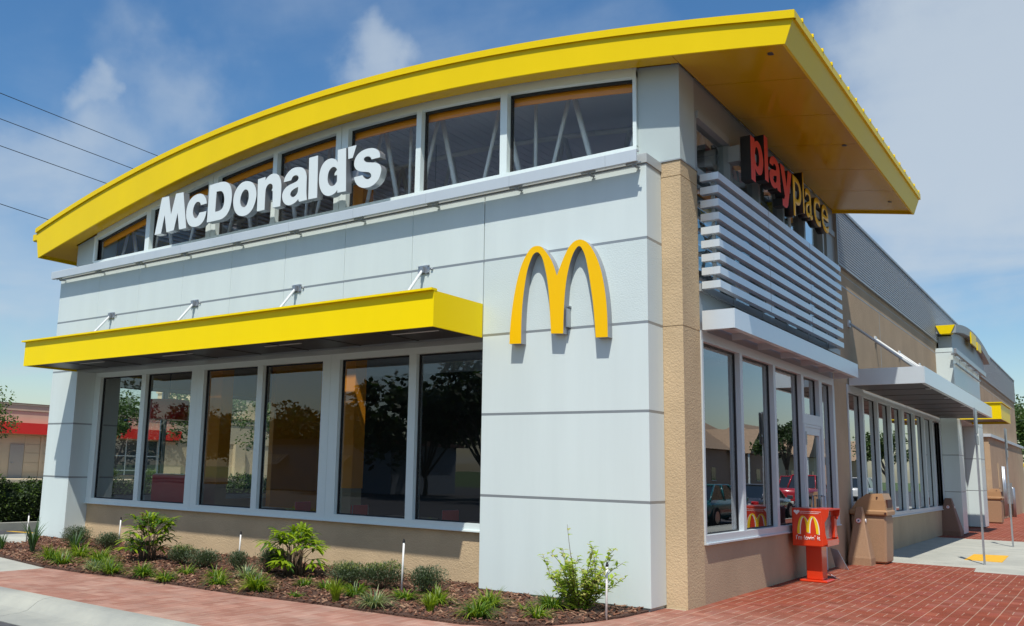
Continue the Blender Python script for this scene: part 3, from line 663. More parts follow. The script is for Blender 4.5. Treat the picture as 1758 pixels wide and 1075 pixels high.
for i in range(4):
    x = AX0+1.2+i*2.6; box(bm, x, x+.8, AY+.45, AY+.49, AZ0+.028, AZ0+.034)
obj('strip_light', bm, mat('white_diffuser', (.6, .6, .58), .5), AW)
for x in (-11.38, -8.76, -6.12, -3.475):
    b = BM(); tube(b, [(x-.0, -.03, 4.42), (x-.0, -.66, 3.66)], .021, 10); rod = obj('tie_rod', b, M_rod, AW)
    b = BM(); rbox(b, x-.10, x+.11, -.018, -.003, 4.355, 4.485, .005, 1); box(b, x-.03, x+.03, -.07, -.022, 4.37, 4.46)
    for dx in (-.08, .09):
        for z in (4.375, 4.465): tube(b, [(x+dx, -.022, z), (x+dx, -.034, z)], .011, 6)
    tube(b, [(x+.14, -.012, 4.415), (x+.17, -.012, 4.415)], .016, 8)
    obj('wall_plate', b, M_steel, rod)
# ------------------------------------------------------------------ side canopies
def canopy(x1, y0, y1, z0, z1, ribs, label, m=M_alu, um=M_dark):
    b = BM(); x0_ = XB+.031
    box(b, x1-.02, x1, y0, y1, z0, z1); box(b, x0_, x1-.021, y0, y0+.02, z0, z1); box(b, x0_, x1-.021, y1-.02, y1, z0, z1)
    box(b, x1-.08, x1-.021, y0+.021, y1-.021, z0, z0+.012); box(b, x0_, x1-.021, y0+.021, y0+.08, z0, z0+.012)
    c = part('awning', b, m, label=label)
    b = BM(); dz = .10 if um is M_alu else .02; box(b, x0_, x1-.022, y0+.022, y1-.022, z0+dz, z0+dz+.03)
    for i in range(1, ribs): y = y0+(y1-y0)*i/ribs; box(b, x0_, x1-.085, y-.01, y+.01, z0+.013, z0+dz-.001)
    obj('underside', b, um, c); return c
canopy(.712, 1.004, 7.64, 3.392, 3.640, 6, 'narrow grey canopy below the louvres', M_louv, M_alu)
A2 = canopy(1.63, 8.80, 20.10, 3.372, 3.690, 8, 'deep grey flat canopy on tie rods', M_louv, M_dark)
for y in (9.09, 11.59, 14.33, 17.2):
    b = BM(); tube(b, [(XB+.03, y, 4.65), (1.45, y, 3.68)], .026, 10); box(b, XB, XB+.03, y-.08, y+.08, 4.58, 4.72); box(b, 1.38, 1.5, y-.05, y+.05, 3.60, 3.69)
    obj('tie_rod', b, M_rod, A2)
b = BM()
for y in (9.9, 12.3, 14.9, 17.5): box(b, 1.46, 1.55, y, y+.14, 3.355, 3.371)
obj('fixing_clip', b, M_steel, A2)
# ------------------------------------------------------------------ louvre screen
bm = BM(); LZ0, LZ1, LX = 3.925, 5.460, .544; ns = 9; pitch = (LZ1-LZ0-.105)/(ns-1)
secs = [(1.0, 3.08), (3.10, 5.29), (5.31, 7.40)]
for k in range(ns):
    z = LZ0+pitch*k; h = .095
    for a, b_ in secs: box(bm, LX-.085, LX, a+(.0 if a > 1.1 else 0), b_, z, z+h)
    box(bm, XB+.04, LX-.086, 1.0, 1.085, z, z+h); box(bm, XB+.04, LX-.086, 7.315, 7.40, z, z+h)
LV = part('louvre_screen', bm, M_louv, label='grey horizontal louvre screen below the red letters')
for y in (1.09, 3.04, 3.12, 5.25, 5.33, 7.30):
    bm = BM(); box(bm, LX-.13, LX-.088, y, y+.03, LZ0+.01, LZ1-.01); obj('louvre_post', bm, M_alud, LV)
for y in (1.6, 2.2, 3.6, 4.3, 5.8, 6.5, 7.2):
    bm = BM(); box(bm, XB+.03, LX-.087, y, y+.02, 4.9, 4.95); obj('louvre_bracket', bm, M_alud, LV)
# ------------------------------------------------------------------ white entrance portal on the side
PX1 = .721; bm = BM()
def pbox(x0, x1, y0, y1, z0, z1): rbox(bm, x0, x1, y0, y1, z0, z1, .004, 1)
pbox(XB, PX1, 20.19, 26.5, 3.40, 4.365); pbox(XB, PX1, 20.19, 26.5, 4.395, 5.35); pbox(XB, PX1-.004, 20.2, 26.49, 5.37, 5.50)
for y0, y1 in ((20.19, 21.15), (25.35, 26.5)):
    for z0, z1 in ((.03, ZD-.012), (ZD+.012, ZC-.012), (ZC+.012, 3.39)): pbox(XB, PX1, y0, y1, z0, z1)
PT = part('entrance_portal', bm, M_white, label='white panelled portal halfway down the side')
bm = BM()
for z in (ZD, ZC, 3.395): 
    for y0, y1 in ((20.19, 21.15), (25.35, 26.5)): box(bm, XB, PX1-.008, y0+.008, y1-.008, z-.02, z+.02)
box(bm, XB, PX1-.008, 20.2, 26.49, 4.36, 4.40); box(bm, XB, PX1-.01, 20.2, 26.48, 5.34, 5.38); obj('joint_trim', bm, M_joint, PT)
bm = BM(); box(bm, XB-.05, XB+.02, 21.15, 25.35, 0, 3.39); obj('entrance_glazing', bm, mat('dark_entrance_glass', (.03, .035, .035), .05, coat=1), PT)
bm = BM(); n = 20
def az(y): t = (y-20.2)/9.0; return 6.19+.34*(1-(2*t-1)**2)
loft(bm, [[(XB+.05, 20.2+9.0*i/n, az(20.2+9.0*i/n)-.24), (.83, 20.2+9.0*i/n, az(20.2+9.0*i/n)-.24), (.86, 20.2+9.0*i/n, az(20.2+9.0*i/n)), (XB+.05, 20.2+9.0*i/n, az(20.2+9.0*i/n)+.02)] for i in range(n+1)])
obj('curved_canopy', bm, M_alud, PT)
bm = BM(); loft(bm, [[(XB+.05, 20.15, 6.19), (.83, 20.15, 6.19), (.70, 20.15, 5.93), (XB+.16, 20.15, 5.93)], [(XB+.05, 20.6, 6.2), (.83, 20.6, 6.2), (.70, 20.6, 5.94), (XB+.16, 20.6, 5.94)]]); obj('canopy_end', bm, M_yel, PT)
bm = BM(); box(bm, .835, .875, 23.6, 24.9, 6.05, 6.44); obj('yellow_panel', bm, M_yel, PT); bm = BM(); box(bm, .835, .875, 25.2, 26.2, 6.02, 6.30); obj('yellow_panel', bm, M_yel, PT)
bm = BM(); box(bm, XB+.05, PX1-.04, 20.5, 28.5, 5.50, 5.94)
loft(bm, [[(XB+.05, 20.5+8*i/10, 5.9), (PX1-.05, 20.5+8*i/10, 5.9), (PX1-.05, 20.5+8*i/10, az(20.5+8*i/10)-.25), (XB+.05, 20.5+8*i/10, az(20.5+8*i/10)-.25)] for i in range(11)])
obj('portal_clerestory', bm, M_alud, PT)
bm = BM(); box(bm, .74, .79, 20.4, 26.3, 5.02, 5.06)
rbox(bm, .82, .90, 19.6, 27.0, 5.24, 5.40, .01, 1)
for y in (20, 21.5, 23, 24.5, 26): box(bm, .70, .82, y, y+.1, 5.26, 5.31); tube(bm, [(.82, y+.05, 5.22), (.82, y+.05, 5.28)], .05, 8)
obj('light_shelf', bm, M_steel, PT)
bm = BM(); box(bm, XB+.3, 1.80, 20.80, 20.83, 3.385, 3.86); box(bm, 1.77, 1.80, 20.83, 23.6, 3.385, 3.86); box(bm, PX1+.01, 1.77, 23.57, 23.6, 3.385, 3.86)
box(bm, PX1, 1.85, 20.76, 20.82, 3.84, 3.87); box(bm, 1.78, 1.85, 20.82, 23.64, 3.84, 3.87)
bm.free(); bm = BM(); box(bm, PX1+.003, 1.80, 20.80, 20.83, 3.385, 3.86); box(bm, 1.77, 1.80, 20.831, 23.6, 3.385, 3.86); box(bm, PX1+.003, 1.769, 23.57, 23.6, 3.385, 3.86); box(bm, PX1+.003, 1.84, 20.76, 20.81, 3.861, 3.885); box(bm, 1.78, 1.84, 20.811, 23.64, 3.861, 3.885)
Y2 = part('awning', bm, M_yel, label='small yellow canopy at the white portal')
bm = BM(); box(bm, PX1+.003, 1.769, 20.831, 23.569, 3.45, 3.48); obj('underside', bm, M_dark, Y2)
# rear service wing
bm = BM(); box(bm, XB+.0, .45, 31.2, 46.6, -.05, 3.02); box(bm, XB, .42, 31.2, 46.6, 3.02, 3.30)
RW = part('service_wing', bm, M_stuccof, label='low tan service wing at the far end')
bm = BM(); box(bm, XB, .52, 31.1, 46.7, 3.30, 3.42); obj('coping', bm, M_alu, RW)
bm = BM()
for y in (34.8, 35.5): tube(bm, [(.50, y, .1), (.50, y, 2.2)], .05, 8)
obj('service_pipe', bm, M_steel, RW)
bm = BM(); box(bm, .45, .62, 36.5, 37.2, .6, 1.5); obj('meter_box', bm, M_steel, RW); bm = BM(); tube(bm, [(.6, 37.6, .0), (.6, 37.6, 1.25), (.5, 37.6, 1.3)], .09, 10); obj('bent_pipe', bm, M_steel, RW); bm = BM(); box(bm, .45, .56, 38.5, 39.2, .3, 1.3); obj('meter_box', bm, M_steel, RW)
bm = BM(); box(bm, .452, .47, 33.6, 34.1, 1.3, 2.3); obj('vent', bm, M_stucco, RW)
# vertical control joints on the side wall
bm = BM()
for y in (12.16, 27.0, 36.0): box(bm, XB-.002, XB+.003, y, y+.018, 3.7, 5.34)
part('control_joint', bm, M_joint)

# ================================================================== SIGNS
# letter outlines (x, z, corner flag) in metres on the sign plane
GLYPH = {
 'M': [[(-10.125, 5.888, 1), (-9.924, 5.887, 1), (-9.851, 6.241, 1), (-9.754, 5.886, 1), (-9.531, 5.895, 1), (-9.446, 6.218, 1), (-9.369, 5.885, 1), (-9.153, 5.881, 1), (-9.311, 6.599, 1), (-9.538, 6.61, 1), (-9.651, 6.219, 1), (-9.754, 6.597, 1), (-9.976, 6.604, 1)]],
 'c': [[(-8.591, 6.263, 1), (-8.62, 6.348, 0), (-8.69, 6.433, 0), (-8.786, 6.48, 0), (-8.91, 6.485, 0), (-9.041, 6.446, 0), (-9.137, 6.36, 0), (-9.181, 6.224, 0), (-9.17, 6.086, 0), (-9.103, 5.961, 0), (-9.013, 5.894, 0), (-8.886, 5.866, 0), (-8.764, 5.877, 0), (-8.659, 5.941, 0), (-8.607, 6.026, 0), (-8.586, 6.116, 1), (-8.789, 6.119, 1), (-8.81, 6.078, 0), (-8.862, 6.032, 0), (-8.921, 6.041, 0), (-8.969, 6.102, 0), (-8.985, 6.179, 0), (-8.969, 6.258, 0), (-8.924, 6.318, 0), (-8.864, 6.338, 0), (-8.789, 6.309, 0), (-8.763, 6.258, 1)]],
 'D': [[(-8.544, 6.596, 1), (-8.335, 6.603, 0), (-8.157, 6.596, 0), (-8.036, 6.557, 0), (-7.947, 6.477, 0), (-7.899, 6.344, 0), (-7.895, 6.2, 0), (-7.928, 6.063, 0), (-7.999, 5.964, 0), (-8.091, 5.913, 0), (-8.206, 5.895, 0), (-8.553, 5.896, 1)], [(-8.329, 6.438, 1), (-8.259, 6.438, 0), (-8.179, 6.419, 0), (-8.124, 6.357, 0), (-8.095, 6.26, 0), (-8.105, 6.157, 0), (-8.147, 6.092, 0), (-8.223, 6.064, 0), (-8.335, 6.062, 1)]],
 'o': [[(-7.506, 6.49, 0), (-7.635, 6.486, 0), (-7.735, 6.432, 0), (-7.814, 6.338, 0), (-7.846, 6.211, 0), (-7.828, 6.077, 0), (-7.761, 5.959, 0), (-7.668, 5.891, 0), (-7.562, 5.865, 0), (-7.443, 5.873, 0), (-7.338, 5.933, 0), (-7.27, 6.033, 0), (-7.235, 6.156, 0), (-7.244, 6.263, 0), (-7.29, 6.365, 0), (-7.373, 6.445, 0)], [(-7.536, 6.343, 0), (-7.602, 6.313, 0), (-7.647, 6.237, 0), (-7.656, 6.144, 0), (-7.623, 6.061, 0), (-7.55, 6.02, 0), (-7.484, 6.044, 0), (-7.44, 6.131, 0), (-7.434, 6.225, 0), (-7.464, 6.307, 0)]],
 'n': [[(-7.215, 6.469, 1), (-7.023, 6.478, 1), (-7.023, 6.417, 1), (-6.957, 6.471, 0), (-6.877, 6.498, 0), (-6.786, 6.493, 0), (-6.702, 6.454, 0), (-6.639, 6.37, 0), (-6.61, 6.255, 0), (-6.607, 6.106, 0), (-6.611, 5.888, 1), (-6.801, 5.891, 1), (-6.824, 6.247, 0), (-6.849, 6.312, 0), (-6.896, 6.333, 0), (-6.95, 6.322, 0), (-6.99, 6.277, 0), (-7.005, 6.186, 0), (-7.003, 5.887, 1), (-7.195, 5.89, 1)]],
 'a': [[(-6.554, 6.297, 1), (-6.528, 6.378, 0), (-6.454, 6.456, 0), (-6.347, 6.502, 0), (-6.222, 6.5, 0), (-6.111, 6.465, 0), (-6.037, 6.394, 0), (-6.005, 6.304, 0), (-6.0, 6.192, 0), (-5.991, 6.011, 0), (-5.972, 5.892, 1), (-6.156, 5.889, 1), (-6.178, 5.937, 1), (-6.241, 5.897, 0), (-6.325, 5.872, 0), (-6.411, 5.871, 0), (-6.493, 5.905, 0), (-6.554, 5.978, 0), (-6.576, 6.067, 0), (-6.55, 6.142, 0), (-6.483, 6.199, 0), (-6.39, 6.228, 0), (-6.297, 6.243, 0), (-6.221, 6.265, 0), (-6.196, 6.306, 0), (-6.219, 6.35, 0), (-6.275, 6.369, 0), (-6.337, 6.354, 0), (-6.375, 6.299, 1)], [(-6.193, 6.153, 1), (-6.274, 6.139, 0), (-6.35, 6.107, 0), (-6.378, 6.055, 0), (-6.351, 6.011, 0), (-6.295, 5.994, 0), (-6.235, 6.02, 0), (-6.199, 6.07, 0)]],
 'l': [[(-5.965, 6.611, 1), (-5.759, 6.613, 1), (-5.736, 5.888, 1), (-5.939, 5.894, 1)]],
 'd': [[(-5.312, 6.616, 1), (-5.128, 6.613, 1), (-5.092, 5.887, 1), (-5.28, 5.893, 1), (-5.285, 5.943, 1), (-5.337, 5.898, 0), (-5.423, 5.874, 0), (-5.511, 5.882, 0), (-5.602, 5.932, 0), (-5.675, 6.033, 0), (-5.707, 6.149, 0), (-5.709, 6.271, 0), (-5.675, 6.386, 0), (-5.606, 6.467, 0), (-5.519, 6.5, 0), (-5.431, 6.496, 0), (-5.349, 6.461, 0), (-5.305, 6.408, 1)], [(-5.308, 6.283, 1), (-5.341, 6.325, 0), (-5.4, 6.347, 0), (-5.457, 6.328, 0), (-5.498, 6.276, 0), (-5.515, 6.191, 0), (-5.503, 6.112, 0), (-5.462, 6.05, 0), (-5.403, 6.026, 0), (-5.346, 6.04, 0), (-5.3, 6.086, 1)]],
 "'": [[(-5.085, 6.615, 1), (-4.902, 6.613, 1), (-4.976, 6.418, 1), (-5.071, 6.415, 1)]],
 's': [[(-4.393, 6.311, 1), (-4.406, 6.386, 0), (-4.462, 6.45, 0), (-4.545, 6.49, 0), (-4.655, 6.505, 0), (-4.764, 6.495, 0), (-4.859, 6.456, 0), (-4.918, 6.392, 0), (-4.938, 6.321, 0), (-4.925, 6.254, 0), (-4.873, 6.196, 0), (-4.788, 6.155, 0), (-4.691, 6.131, 0), (-4.608, 6.106, 0), (-4.568, 6.064, 0), (-4.57, 6.022, 0), (-4.616, 6.001, 0), (-4.671, 6.011, 0), (-4.72, 6.045, 0), (-4.75, 6.087, 1), (-4.927, 6.085, 1), (-4.905, 6.015, 0), (-4.846, 5.94, 0), (-4.76, 5.888, 0), (-4.664, 5.868, 0), (-4.556, 5.873, 0), (-4.464, 5.914, 0), (-4.394, 5.985, 0), (-4.362, 6.083, 0), (-4.368, 6.147, 0), (-4.41, 6.202, 0), (-4.479, 6.24, 0), (-4.575, 6.261, 0), (-4.671, 6.285, 0), (-4.721, 6.316, 0), (-4.732, 6.355, 0), (-4.696, 6.378, 0), (-4.635, 6.373, 0), (-4.593, 6.349, 0), (-4.57, 6.31, 1)]],
 'arch': [[(-1.899, 3.214, 1), (-1.891, 3.415, 0), (-1.867, 3.645, 0), (-1.834, 3.852, 0), (-1.788, 4.059, 0), (-1.726, 4.251, 0), (-1.652, 4.383, 0), (-1.578, 4.467, 0), (-1.498, 4.487, 0), (-1.419, 4.463, 0), (-1.347, 4.383, 0), (-1.282, 4.29, 0), (-1.23, 4.18, 0), (-1.186, 4.056, 1), (-1.14, 4.165, 0), (-1.077, 4.298, 0), (-1.014, 4.404, 0), (-0.932, 4.472, 0), (-0.847, 4.483, 0), (-0.766, 4.445, 0), (-0.693, 4.361, 0), (-0.628, 4.241, 0), (-0.573, 4.101, 0), (-0.533, 3.942, 0), (-0.496, 3.72, 0), (-0.476, 3.479, 0), (-0.47, 3.206, 1), (-0.635, 3.211, 1), (-0.649, 3.407, 0), (-0.672, 3.649, 0), (-0.701, 3.85, 0), (-0.73, 4.031, 0), (-0.773, 4.237, 0), (-0.815, 4.344, 0), (-0.857, 4.399, 0), (-0.907, 4.378, 0), (-0.964, 4.284, 0), (-1.014, 4.131, 0), (-1.051, 3.955, 0), (-1.075, 3.732, 0), (-1.087, 3.487, 0), (-1.091, 3.294, 1), (-1.268, 3.307, 1), (-1.282, 3.503, 0), (-1.299, 3.754, 0), (-1.326, 3.985, 0), (-1.359, 4.149, 0), (-1.399, 4.293, 0), (-1.439, 4.367, 0), (-1.484, 4.401, 0), (-1.54, 4.38, 0), (-1.584, 4.304, 0), (-1.636, 4.158, 0), (-1.674, 3.953, 0), (-1.703, 3.723, 0), (-1.716, 3.47, 0), (-1.718, 3.207, 1)]],
}

SG = thing('lettering_sign', 'large white raised letters standing in front of the curved clerestory', 'sign', (-7.5, .1, 5.88))
bm = BM(); box(bm, -9.7, -4.55, .12, .22, 6.10, 6.26)
for x in (-9.2, -7.8, -6.4, -5.0): box(bm, x, x+.05, .22, YB-.04, 6.15, 6.2)
obj('raceway', bm, M_silver, SG)
for k in ['M', 'c', 'D', 'o', 'n', 'a', 'l', 'd', "'", 's']:
    bm = BM(); plate(bm, [smooth_loop(l, 6) for l in GLYPH[k]], lambda a, b, t: Vector((a, -.02+t, b)), .13)
    obj('letter', bm, [M_signw, M_silver], SG, normals=True)
SG2 = thing('arches_emblem', 'tall golden double-arch emblem on the white corner panels', 'sign', (-1.2, -.06, 3.22))
bm = BM(); plate(bm, [smooth_loop(GLYPH['arch'][0], 6)], lambda a, b, t: Vector((a, -.126+t, b)), .124)
obj('arch', bm, [M_yarch, mat('emblem_return', (.30, .32, .34), .4, metal=.3)], SG2)
bm = BM(); box(bm, -1.07, -1.05, -.10, -.004, 3.38, 3.62); box(bm, -1.08, -1.04, -.05, -.004, 3.64, 3.66); obj('conduit', bm, M_steel, SG2)
# red and yellow lettering on the side
M_lred = mat('letter_red', (.74, .026, .016), .4); M_lyel = mat("letter_amber", (.90, .55, .03), .4); M_lblk = mat('letter_return_black', (.012, .012, .013), .5)
SG3 = thing('side_lettering_sign', 'raised lowercase letters, first four red and the rest yellow, above the louvres', 'sign', (.5, 4.2, 5.66))
XF = .60
def sideletter(ch, y0, y1, z0, z1, bold, m, d=.145):
    bm = BM(); text_mesh(bm, ch, lambda a, b, t: Vector((XF-t, a, b)), 1.0, bold=bold, depth=d, fit=(y0, y1), res=6)
    zs = [v.co.z for v in bm.verts]; lo, hi = min(zs), max(zs)
    for v in bm.verts: v.co.z = z0+(v.co.z-lo)/(hi-lo)*(z1-z0)
    for f in bm.faces:
        f.material_index = 0 if all(abs(v.co.x-XF) < .004 for v in f.verts) else 1
    obj('letter', bm, [m, M_lblk], SG3)
HEAVY = {'p': [[(0, -.35, 1), (.33, -.35, 1), (.33, .07, 1), (.45, .0, 0), (.62, -.02, 0), (.86, .10, 0), (1, .5, 0), (.86, .90, 0), (.62, 1.02, 0), (.45, .98, 0), (.33, .90, 1), (.33, 1, 1), (0, 1, 1)],
                [(.33, .5, 0), (.39, .27, 0), (.49, .20, 0), (.61, .28, 0), (.665, .5, 0), (.61, .72, 0), (.49, .80, 0), (.39, .73, 0)]],
         'l': [[(0, 0, 1), (1, 0, 1), (1, 1.43, 1), (0, 1.43, 1)]],
         'y': [[(0, 1, 1), (.35, 1, 1), (.52, .40, 1), (.67, 1, 1), (1, 1, 1), (.66, -.06, 0), (.58, -.24, 0), (.42, -.35, 0), (.12, -.35, 1), (.12, -.11, 1), (.25, -.11, 0), (.34, .02, 1)]]}
ga = GLYPH['a']; x0a, x1a = min(q[0] for q in ga[0]), max(q[0] for q in ga[0]); z0a, z1a = min(q[1] for q in ga[0]), max(q[1] for q in ga[0])
HEAVY['a'] = [[((q[0]-x0a)/(x1a-x0a), (q[1]-z0a)/(z1a-z0a)*1.03-.02, q[2]) for q in l] for l in ga]
for ch, a, b in (('p', 2.18, 2.74), ('l', 2.80, 2.97), ('a', 3.02, 3.57), ('y', 3.57, 4.17)):
    bm = BM(); plate(bm, [[(a+u*(b-a), 5.84+v*.48) for u, v in smooth_loop(l, 5)] for l in HEAVY[ch]], lambda u, v, t: Vector((XF-t, u, v)), .145)
    obj('letter', bm, [M_lred, M_lblk], SG3)
for ch, a, b, lo, hi in (('p', 4.23, 4.70, 5.665, 6.335), ('l', 4.79, 4.87, 5.84, 6.53), ('a', 4.94, 5.36, 5.83, 6.335), ('c', 5.45, 5.87, 5.83, 6.335), ('e', 5.95, 6.42, 5.83, 6.335)): sideletter(ch, a, b, lo, hi, .006, M_lyel)
bm = BM(); box(bm, XF-.145, XF-.05, 2.2, 4.2, 5.86, 6.30); bm.free()
bm = BM(); box(bm, XB+.03, XF-.146, 2.13, 2.33, 5.96, 6.19); box(bm, XB+.30, XF-.146, 2.33, 6.4, 6.02, 6.14)
for y in (3.5, 4.9, 6.2): box(bm, XB+.03, XF-.15, y, y+.05, 6.04, 6.09)
obj('raceway', bm, M_alud, SG3)

# ================================================================== STREET OBJECTS
# red coupon box on a pedestal
RB = thing('dispenser_box', 'red street dispenser box with golden arches on a red pedestal', 'vending box', (.60, 4.72, 0))
M_box = mat('box_red', (.60, .040, .008), .28, coat=.3); M_boxd = mat('box_inside', (.05, .012, .01), .5)
bm = BM(); rbox(bm, .40, .80, 4.52, 4.98, 0, .03, .008, 1); obj('base_plate', bm, M_box, RB)
bm = BM(); rbox(bm, .48, .71, 4.62, 4.92, .03, .535, .01, 1); obj('pedestal', bm, M_box, RB)
bm = BM()
bx0, bx1, by0, by1, bz0, bz1 = .345, .845, 4.42, 5.12, .535, 1.10
rbox(bm, bx0, bx1-.06, by0, by1, bz0, bz1, .012, 2)
# front hood (faces +x): frame round a recessed window, sides cut to a curve
def cheek(y0, y1):
    pr = [(bx1-.07, bz0+.01), (bx1+.01, bz0+.05), (bx1-.02, bz0+.20), (bx1-.025, bz0+.36), (bx1+.03, bz0+.46), (bx1+.045, bz1-.004), (bx1-.07, bz1-.004)]
    loft(bm, [[(x, y0, z) for x, z in pr], [(x, y1, z) for x, z in pr]])
cheek(by0+.004, by0+.022); cheek(by1-.022, by1-.004); box(bm, bx1-.07, bx1+.045, by0+.022, by1-.022, bz1-.022, bz1-.005); box(bm, bx1-.07, bx1+.005, by0+.022, by1-.022, bz0+.01, bz0+.10)
obj('cabinet', bm, M_box, RB)
bm = BM(); box(bm, bx1-.062, bx1-.05, by0+.06, by1-.2, bz0+.12, bz1-.05); obj('display_window', bm, mat('printed_sheet', (.30, .31, .30), .3, c2=(.08, .07, .06), vscale=14, coat=.6), RB)
bm = BM(); rbox(bm, bx1-.06, bx1-.005, by1-.19, by1-.05, bz0+.12, bz1-.12, .006, 1); tube(bm, [(bx1-.0, by1-.12, bz0+.42), (bx1+.03, by1-.12, bz0+.42)], .02, 8); obj('coin_box', bm, M_box, RB)
# print on the near face
fy = by0-.002
bm = BM()
A = smooth_loop(GLYPH['arch'][0], 4); xs = [a for a, b in A]; zs = [b for a, b in A]; lx, hx, lz, hz = min(xs), max(xs), min(zs), max(zs)
def arch_on(bm, ox, oz, w, h, y, t): plate(bm, [[(ox+(a-lx)/(hx-lx)*w, oz+(b-lz)/(hz-lz)*h) for a, b in A]], lambda a, b, q: Vector((a, y+q, b)), t)
arch_on(bm, bx0+.075, bz0+.185, .315, .265, fy-.0035, .0015); obj('arches_print', bm, mat('print_yellow', (.83, .56, .01), .4), RB)
bm = BM(); arch_on(bm, bx0+.088, bz0+.176, .315, .268, fy-.001, .0008)
text_mesh(bm, "i'm lovin' it", lambda a, b, t: Vector((a, fy-.002+t, b)), .095, bold=.010, depth=.0012, y0=bz0+.095, fit=(bx0+.055, bx0+.405))
# small white heart with two lines of print
hp = [(-.045, .012, 0), (-.03, .03, 0), (-.008, .028, 0), (0, .016, 1), (.008, .028, 0), (.03, .03, 0), (.045, .012, 0), (.02, -.018, 0), (0, -.04, 1), (-.02, -.018, 0)]
plate(bm, [[(bx0+.075+a, bz1-.062+b) for a, b in smooth_loop(hp, 3)]], lambda a, b, q: Vector((a, fy+q-.001, b)), .001)
for z, x0_, x1_ in ((bz1-.050, bx0+.13, bx0+.43), (bz1-.074, bx0+.125, bx0+.40)):
    x = x0_; R = random.Random(int(z*1000))
    while x < x1_: w = R.uniform(.006, .016); box(bm, x, min(x+w, x1_), fy-.001, fy, z-.004, z+.004); x += w+.004
obj('white_print', bm, mat('print_white', (.74, .72, .70), .4), RB)
bm = BM(); tube(bm, [(.71, 4.93, .12), (.86, 5.0, .02)], .006, 6); obj('cable', bm, M_steel, RB)
# litter bins
M_bin = mat('pebble_tan', (.33, .20, .115), .6, var=.12, vscale=60, bump=.3, bscale=130, bdist=.004, detail=3)
M_bint = mat('bin_lid_tan', (.36, .205, .10), .42, var=.05, vscale=5)
def litter_bin(x, y, label, group):
    t = thing('litter_bin', label, 'litter bin', (x, y, 0), group)
    b = BM(); loft(b, [[(x-hx_, y-hy, z), (x+hx_-.03, y-hy, z), (x+hx_, y-hy+.03, z), (x+hx_, y+hy-.03, z), (x+hx_-.03, y+hy, z), (x-hx_, y+hy, z)] for z, hx_, hy in ((.02, .255, .30), (.05, .275, .32), (.80, .30, .335), (.86, .29, .33), (.90, .27, .31))]); obj('body', b, M_bin, t)
    b = BM(); rbox(b, x-.335, x+.335, y-.375, y+.375, .885, .985, .03, 3)
    loft(b, [[(x-.30, y-.34, .985), (x+.31, y-.34, .985), (x+.31, y+.34, .985), (x-.30, y+.34, .985)], [(x-.18, y-.33, 1.16), (x+.29, y-.33, 1.16), (x+.29, y+.33, 1.16), (x-.18, y+.33, 1.16)], [(x-.02, y-.31, 1.28), (x+.25, y-.31, 1.29), (x+.25, y+.31, 1.29), (x-.02, y+.31, 1.28)]])
    obj('lid', b, M_bint, t)
    b = BM(); box(b, x+.27, x+.318, y-.22, y+.22, 1.03, 1.18); obj('flap', b, M_boxd, t)
    b = BM()
    for zz in (1.22,): tube(b, [(x+.16, y-.345, zz), (x+.16, y-.31, zz)], .014, 8)
    tube(b, [(x+.30, y-.385, .93), (x+.30, y-.36, .93)], .02, 8); obj('bolt', b, M_boxd, t)
    return t
litter_bin(.60, 8.78, 'tan litter bin with sloped lid behind the tan pyramid receptacle', 'tan litter bins along the side wall')
litter_bin(.56, 29.9, 'distant tan litter bin standing against the far service wing', 'tan litter bins along the side wall')
def ash_receptacle(x, y, label, m, h=1.04, w=.40, group='pyramid ash receptacles'):
    t = thing('ash_receptacle', label, 'ash receptacle', (x, y, 0), group)
    b = BM(); q = w/2; c = .05
    loft(b, [[(x-r, y-r+cc, z), (x-r+cc, y-r, z), (x+r-cc, y-r, z), (x+r, y-r+cc, z), (x+r, y+r-cc, z), (x+r-cc, y+r, z), (x-r+cc, y+r, z), (x-r, y+r-cc, z)] for z, r, cc in ((0, q, .02), (.13, q*1.0, .02), (.16, q*.97, .02), (h-.04, q*.30, .015), (h, q*.26, .02))])
    obj('body', b, m, t)
    b = BM(); z = h*.765; r = q*.44+.006
    tube(b, [(x+.0, y-r-.018, z), (x+.0, y-r-.004, z)], .047, 20); s1 = obj('sticker', b, mat('sticker_white', (.75, .74, .74), .5), t)
    b = BM(); tube(b, [(x+.0, y-r-.022, z), (x+.0, y-r-.0185, z)], .017, 5); obj('cigarette_mark', b, mat('sticker_ink', (.04, .06, .16), .5), s1)
    b = BM(); n = 24
    loft(b, [[(x+rr*math.cos(2*math.pi*k/n), yy, z+rr*math.sin(2*math.pi*k/n)) for k in range(n)] for rr, yy in ((.047, y-r-.0182), (.047, y-r-.021), (.041, y-r-.021), (.041, y-r-.0182))], cap=False); obj('sticker_ring', b, M_lred, s1)
    b = BM(); tube(b, [(x+r+.004, y-.02, z), (x+r+.02, y-.02, z)], .035, 16); obj('sticker', b, mat('sticker_white', (.75, .74, .74), .5), t)
    return t
ash_receptacle(.51, 8.15, 'sunlit tan pyramid ash receptacle in front of the near litter bin', M_bin)
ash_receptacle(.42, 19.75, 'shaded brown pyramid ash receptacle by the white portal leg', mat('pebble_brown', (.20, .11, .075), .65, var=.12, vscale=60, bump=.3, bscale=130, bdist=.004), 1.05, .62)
# leaning sign plate between red box and pyramid
bm = BM(); loft(bm, [[(.35, 6.9, .03), (.56, 6.9, .0), (.56, 6.93, .0), (.35, 6.93, .03)], [(.30, 6.8, .36), (.42, 6.8, .33), (.42, 6.83, .33), (.30, 6.83, .36)]])
tag(obj('door_stop_plate', bm, M_steel), 'small dark metal plate leaning by the wall behind the red box', 'metal plate')
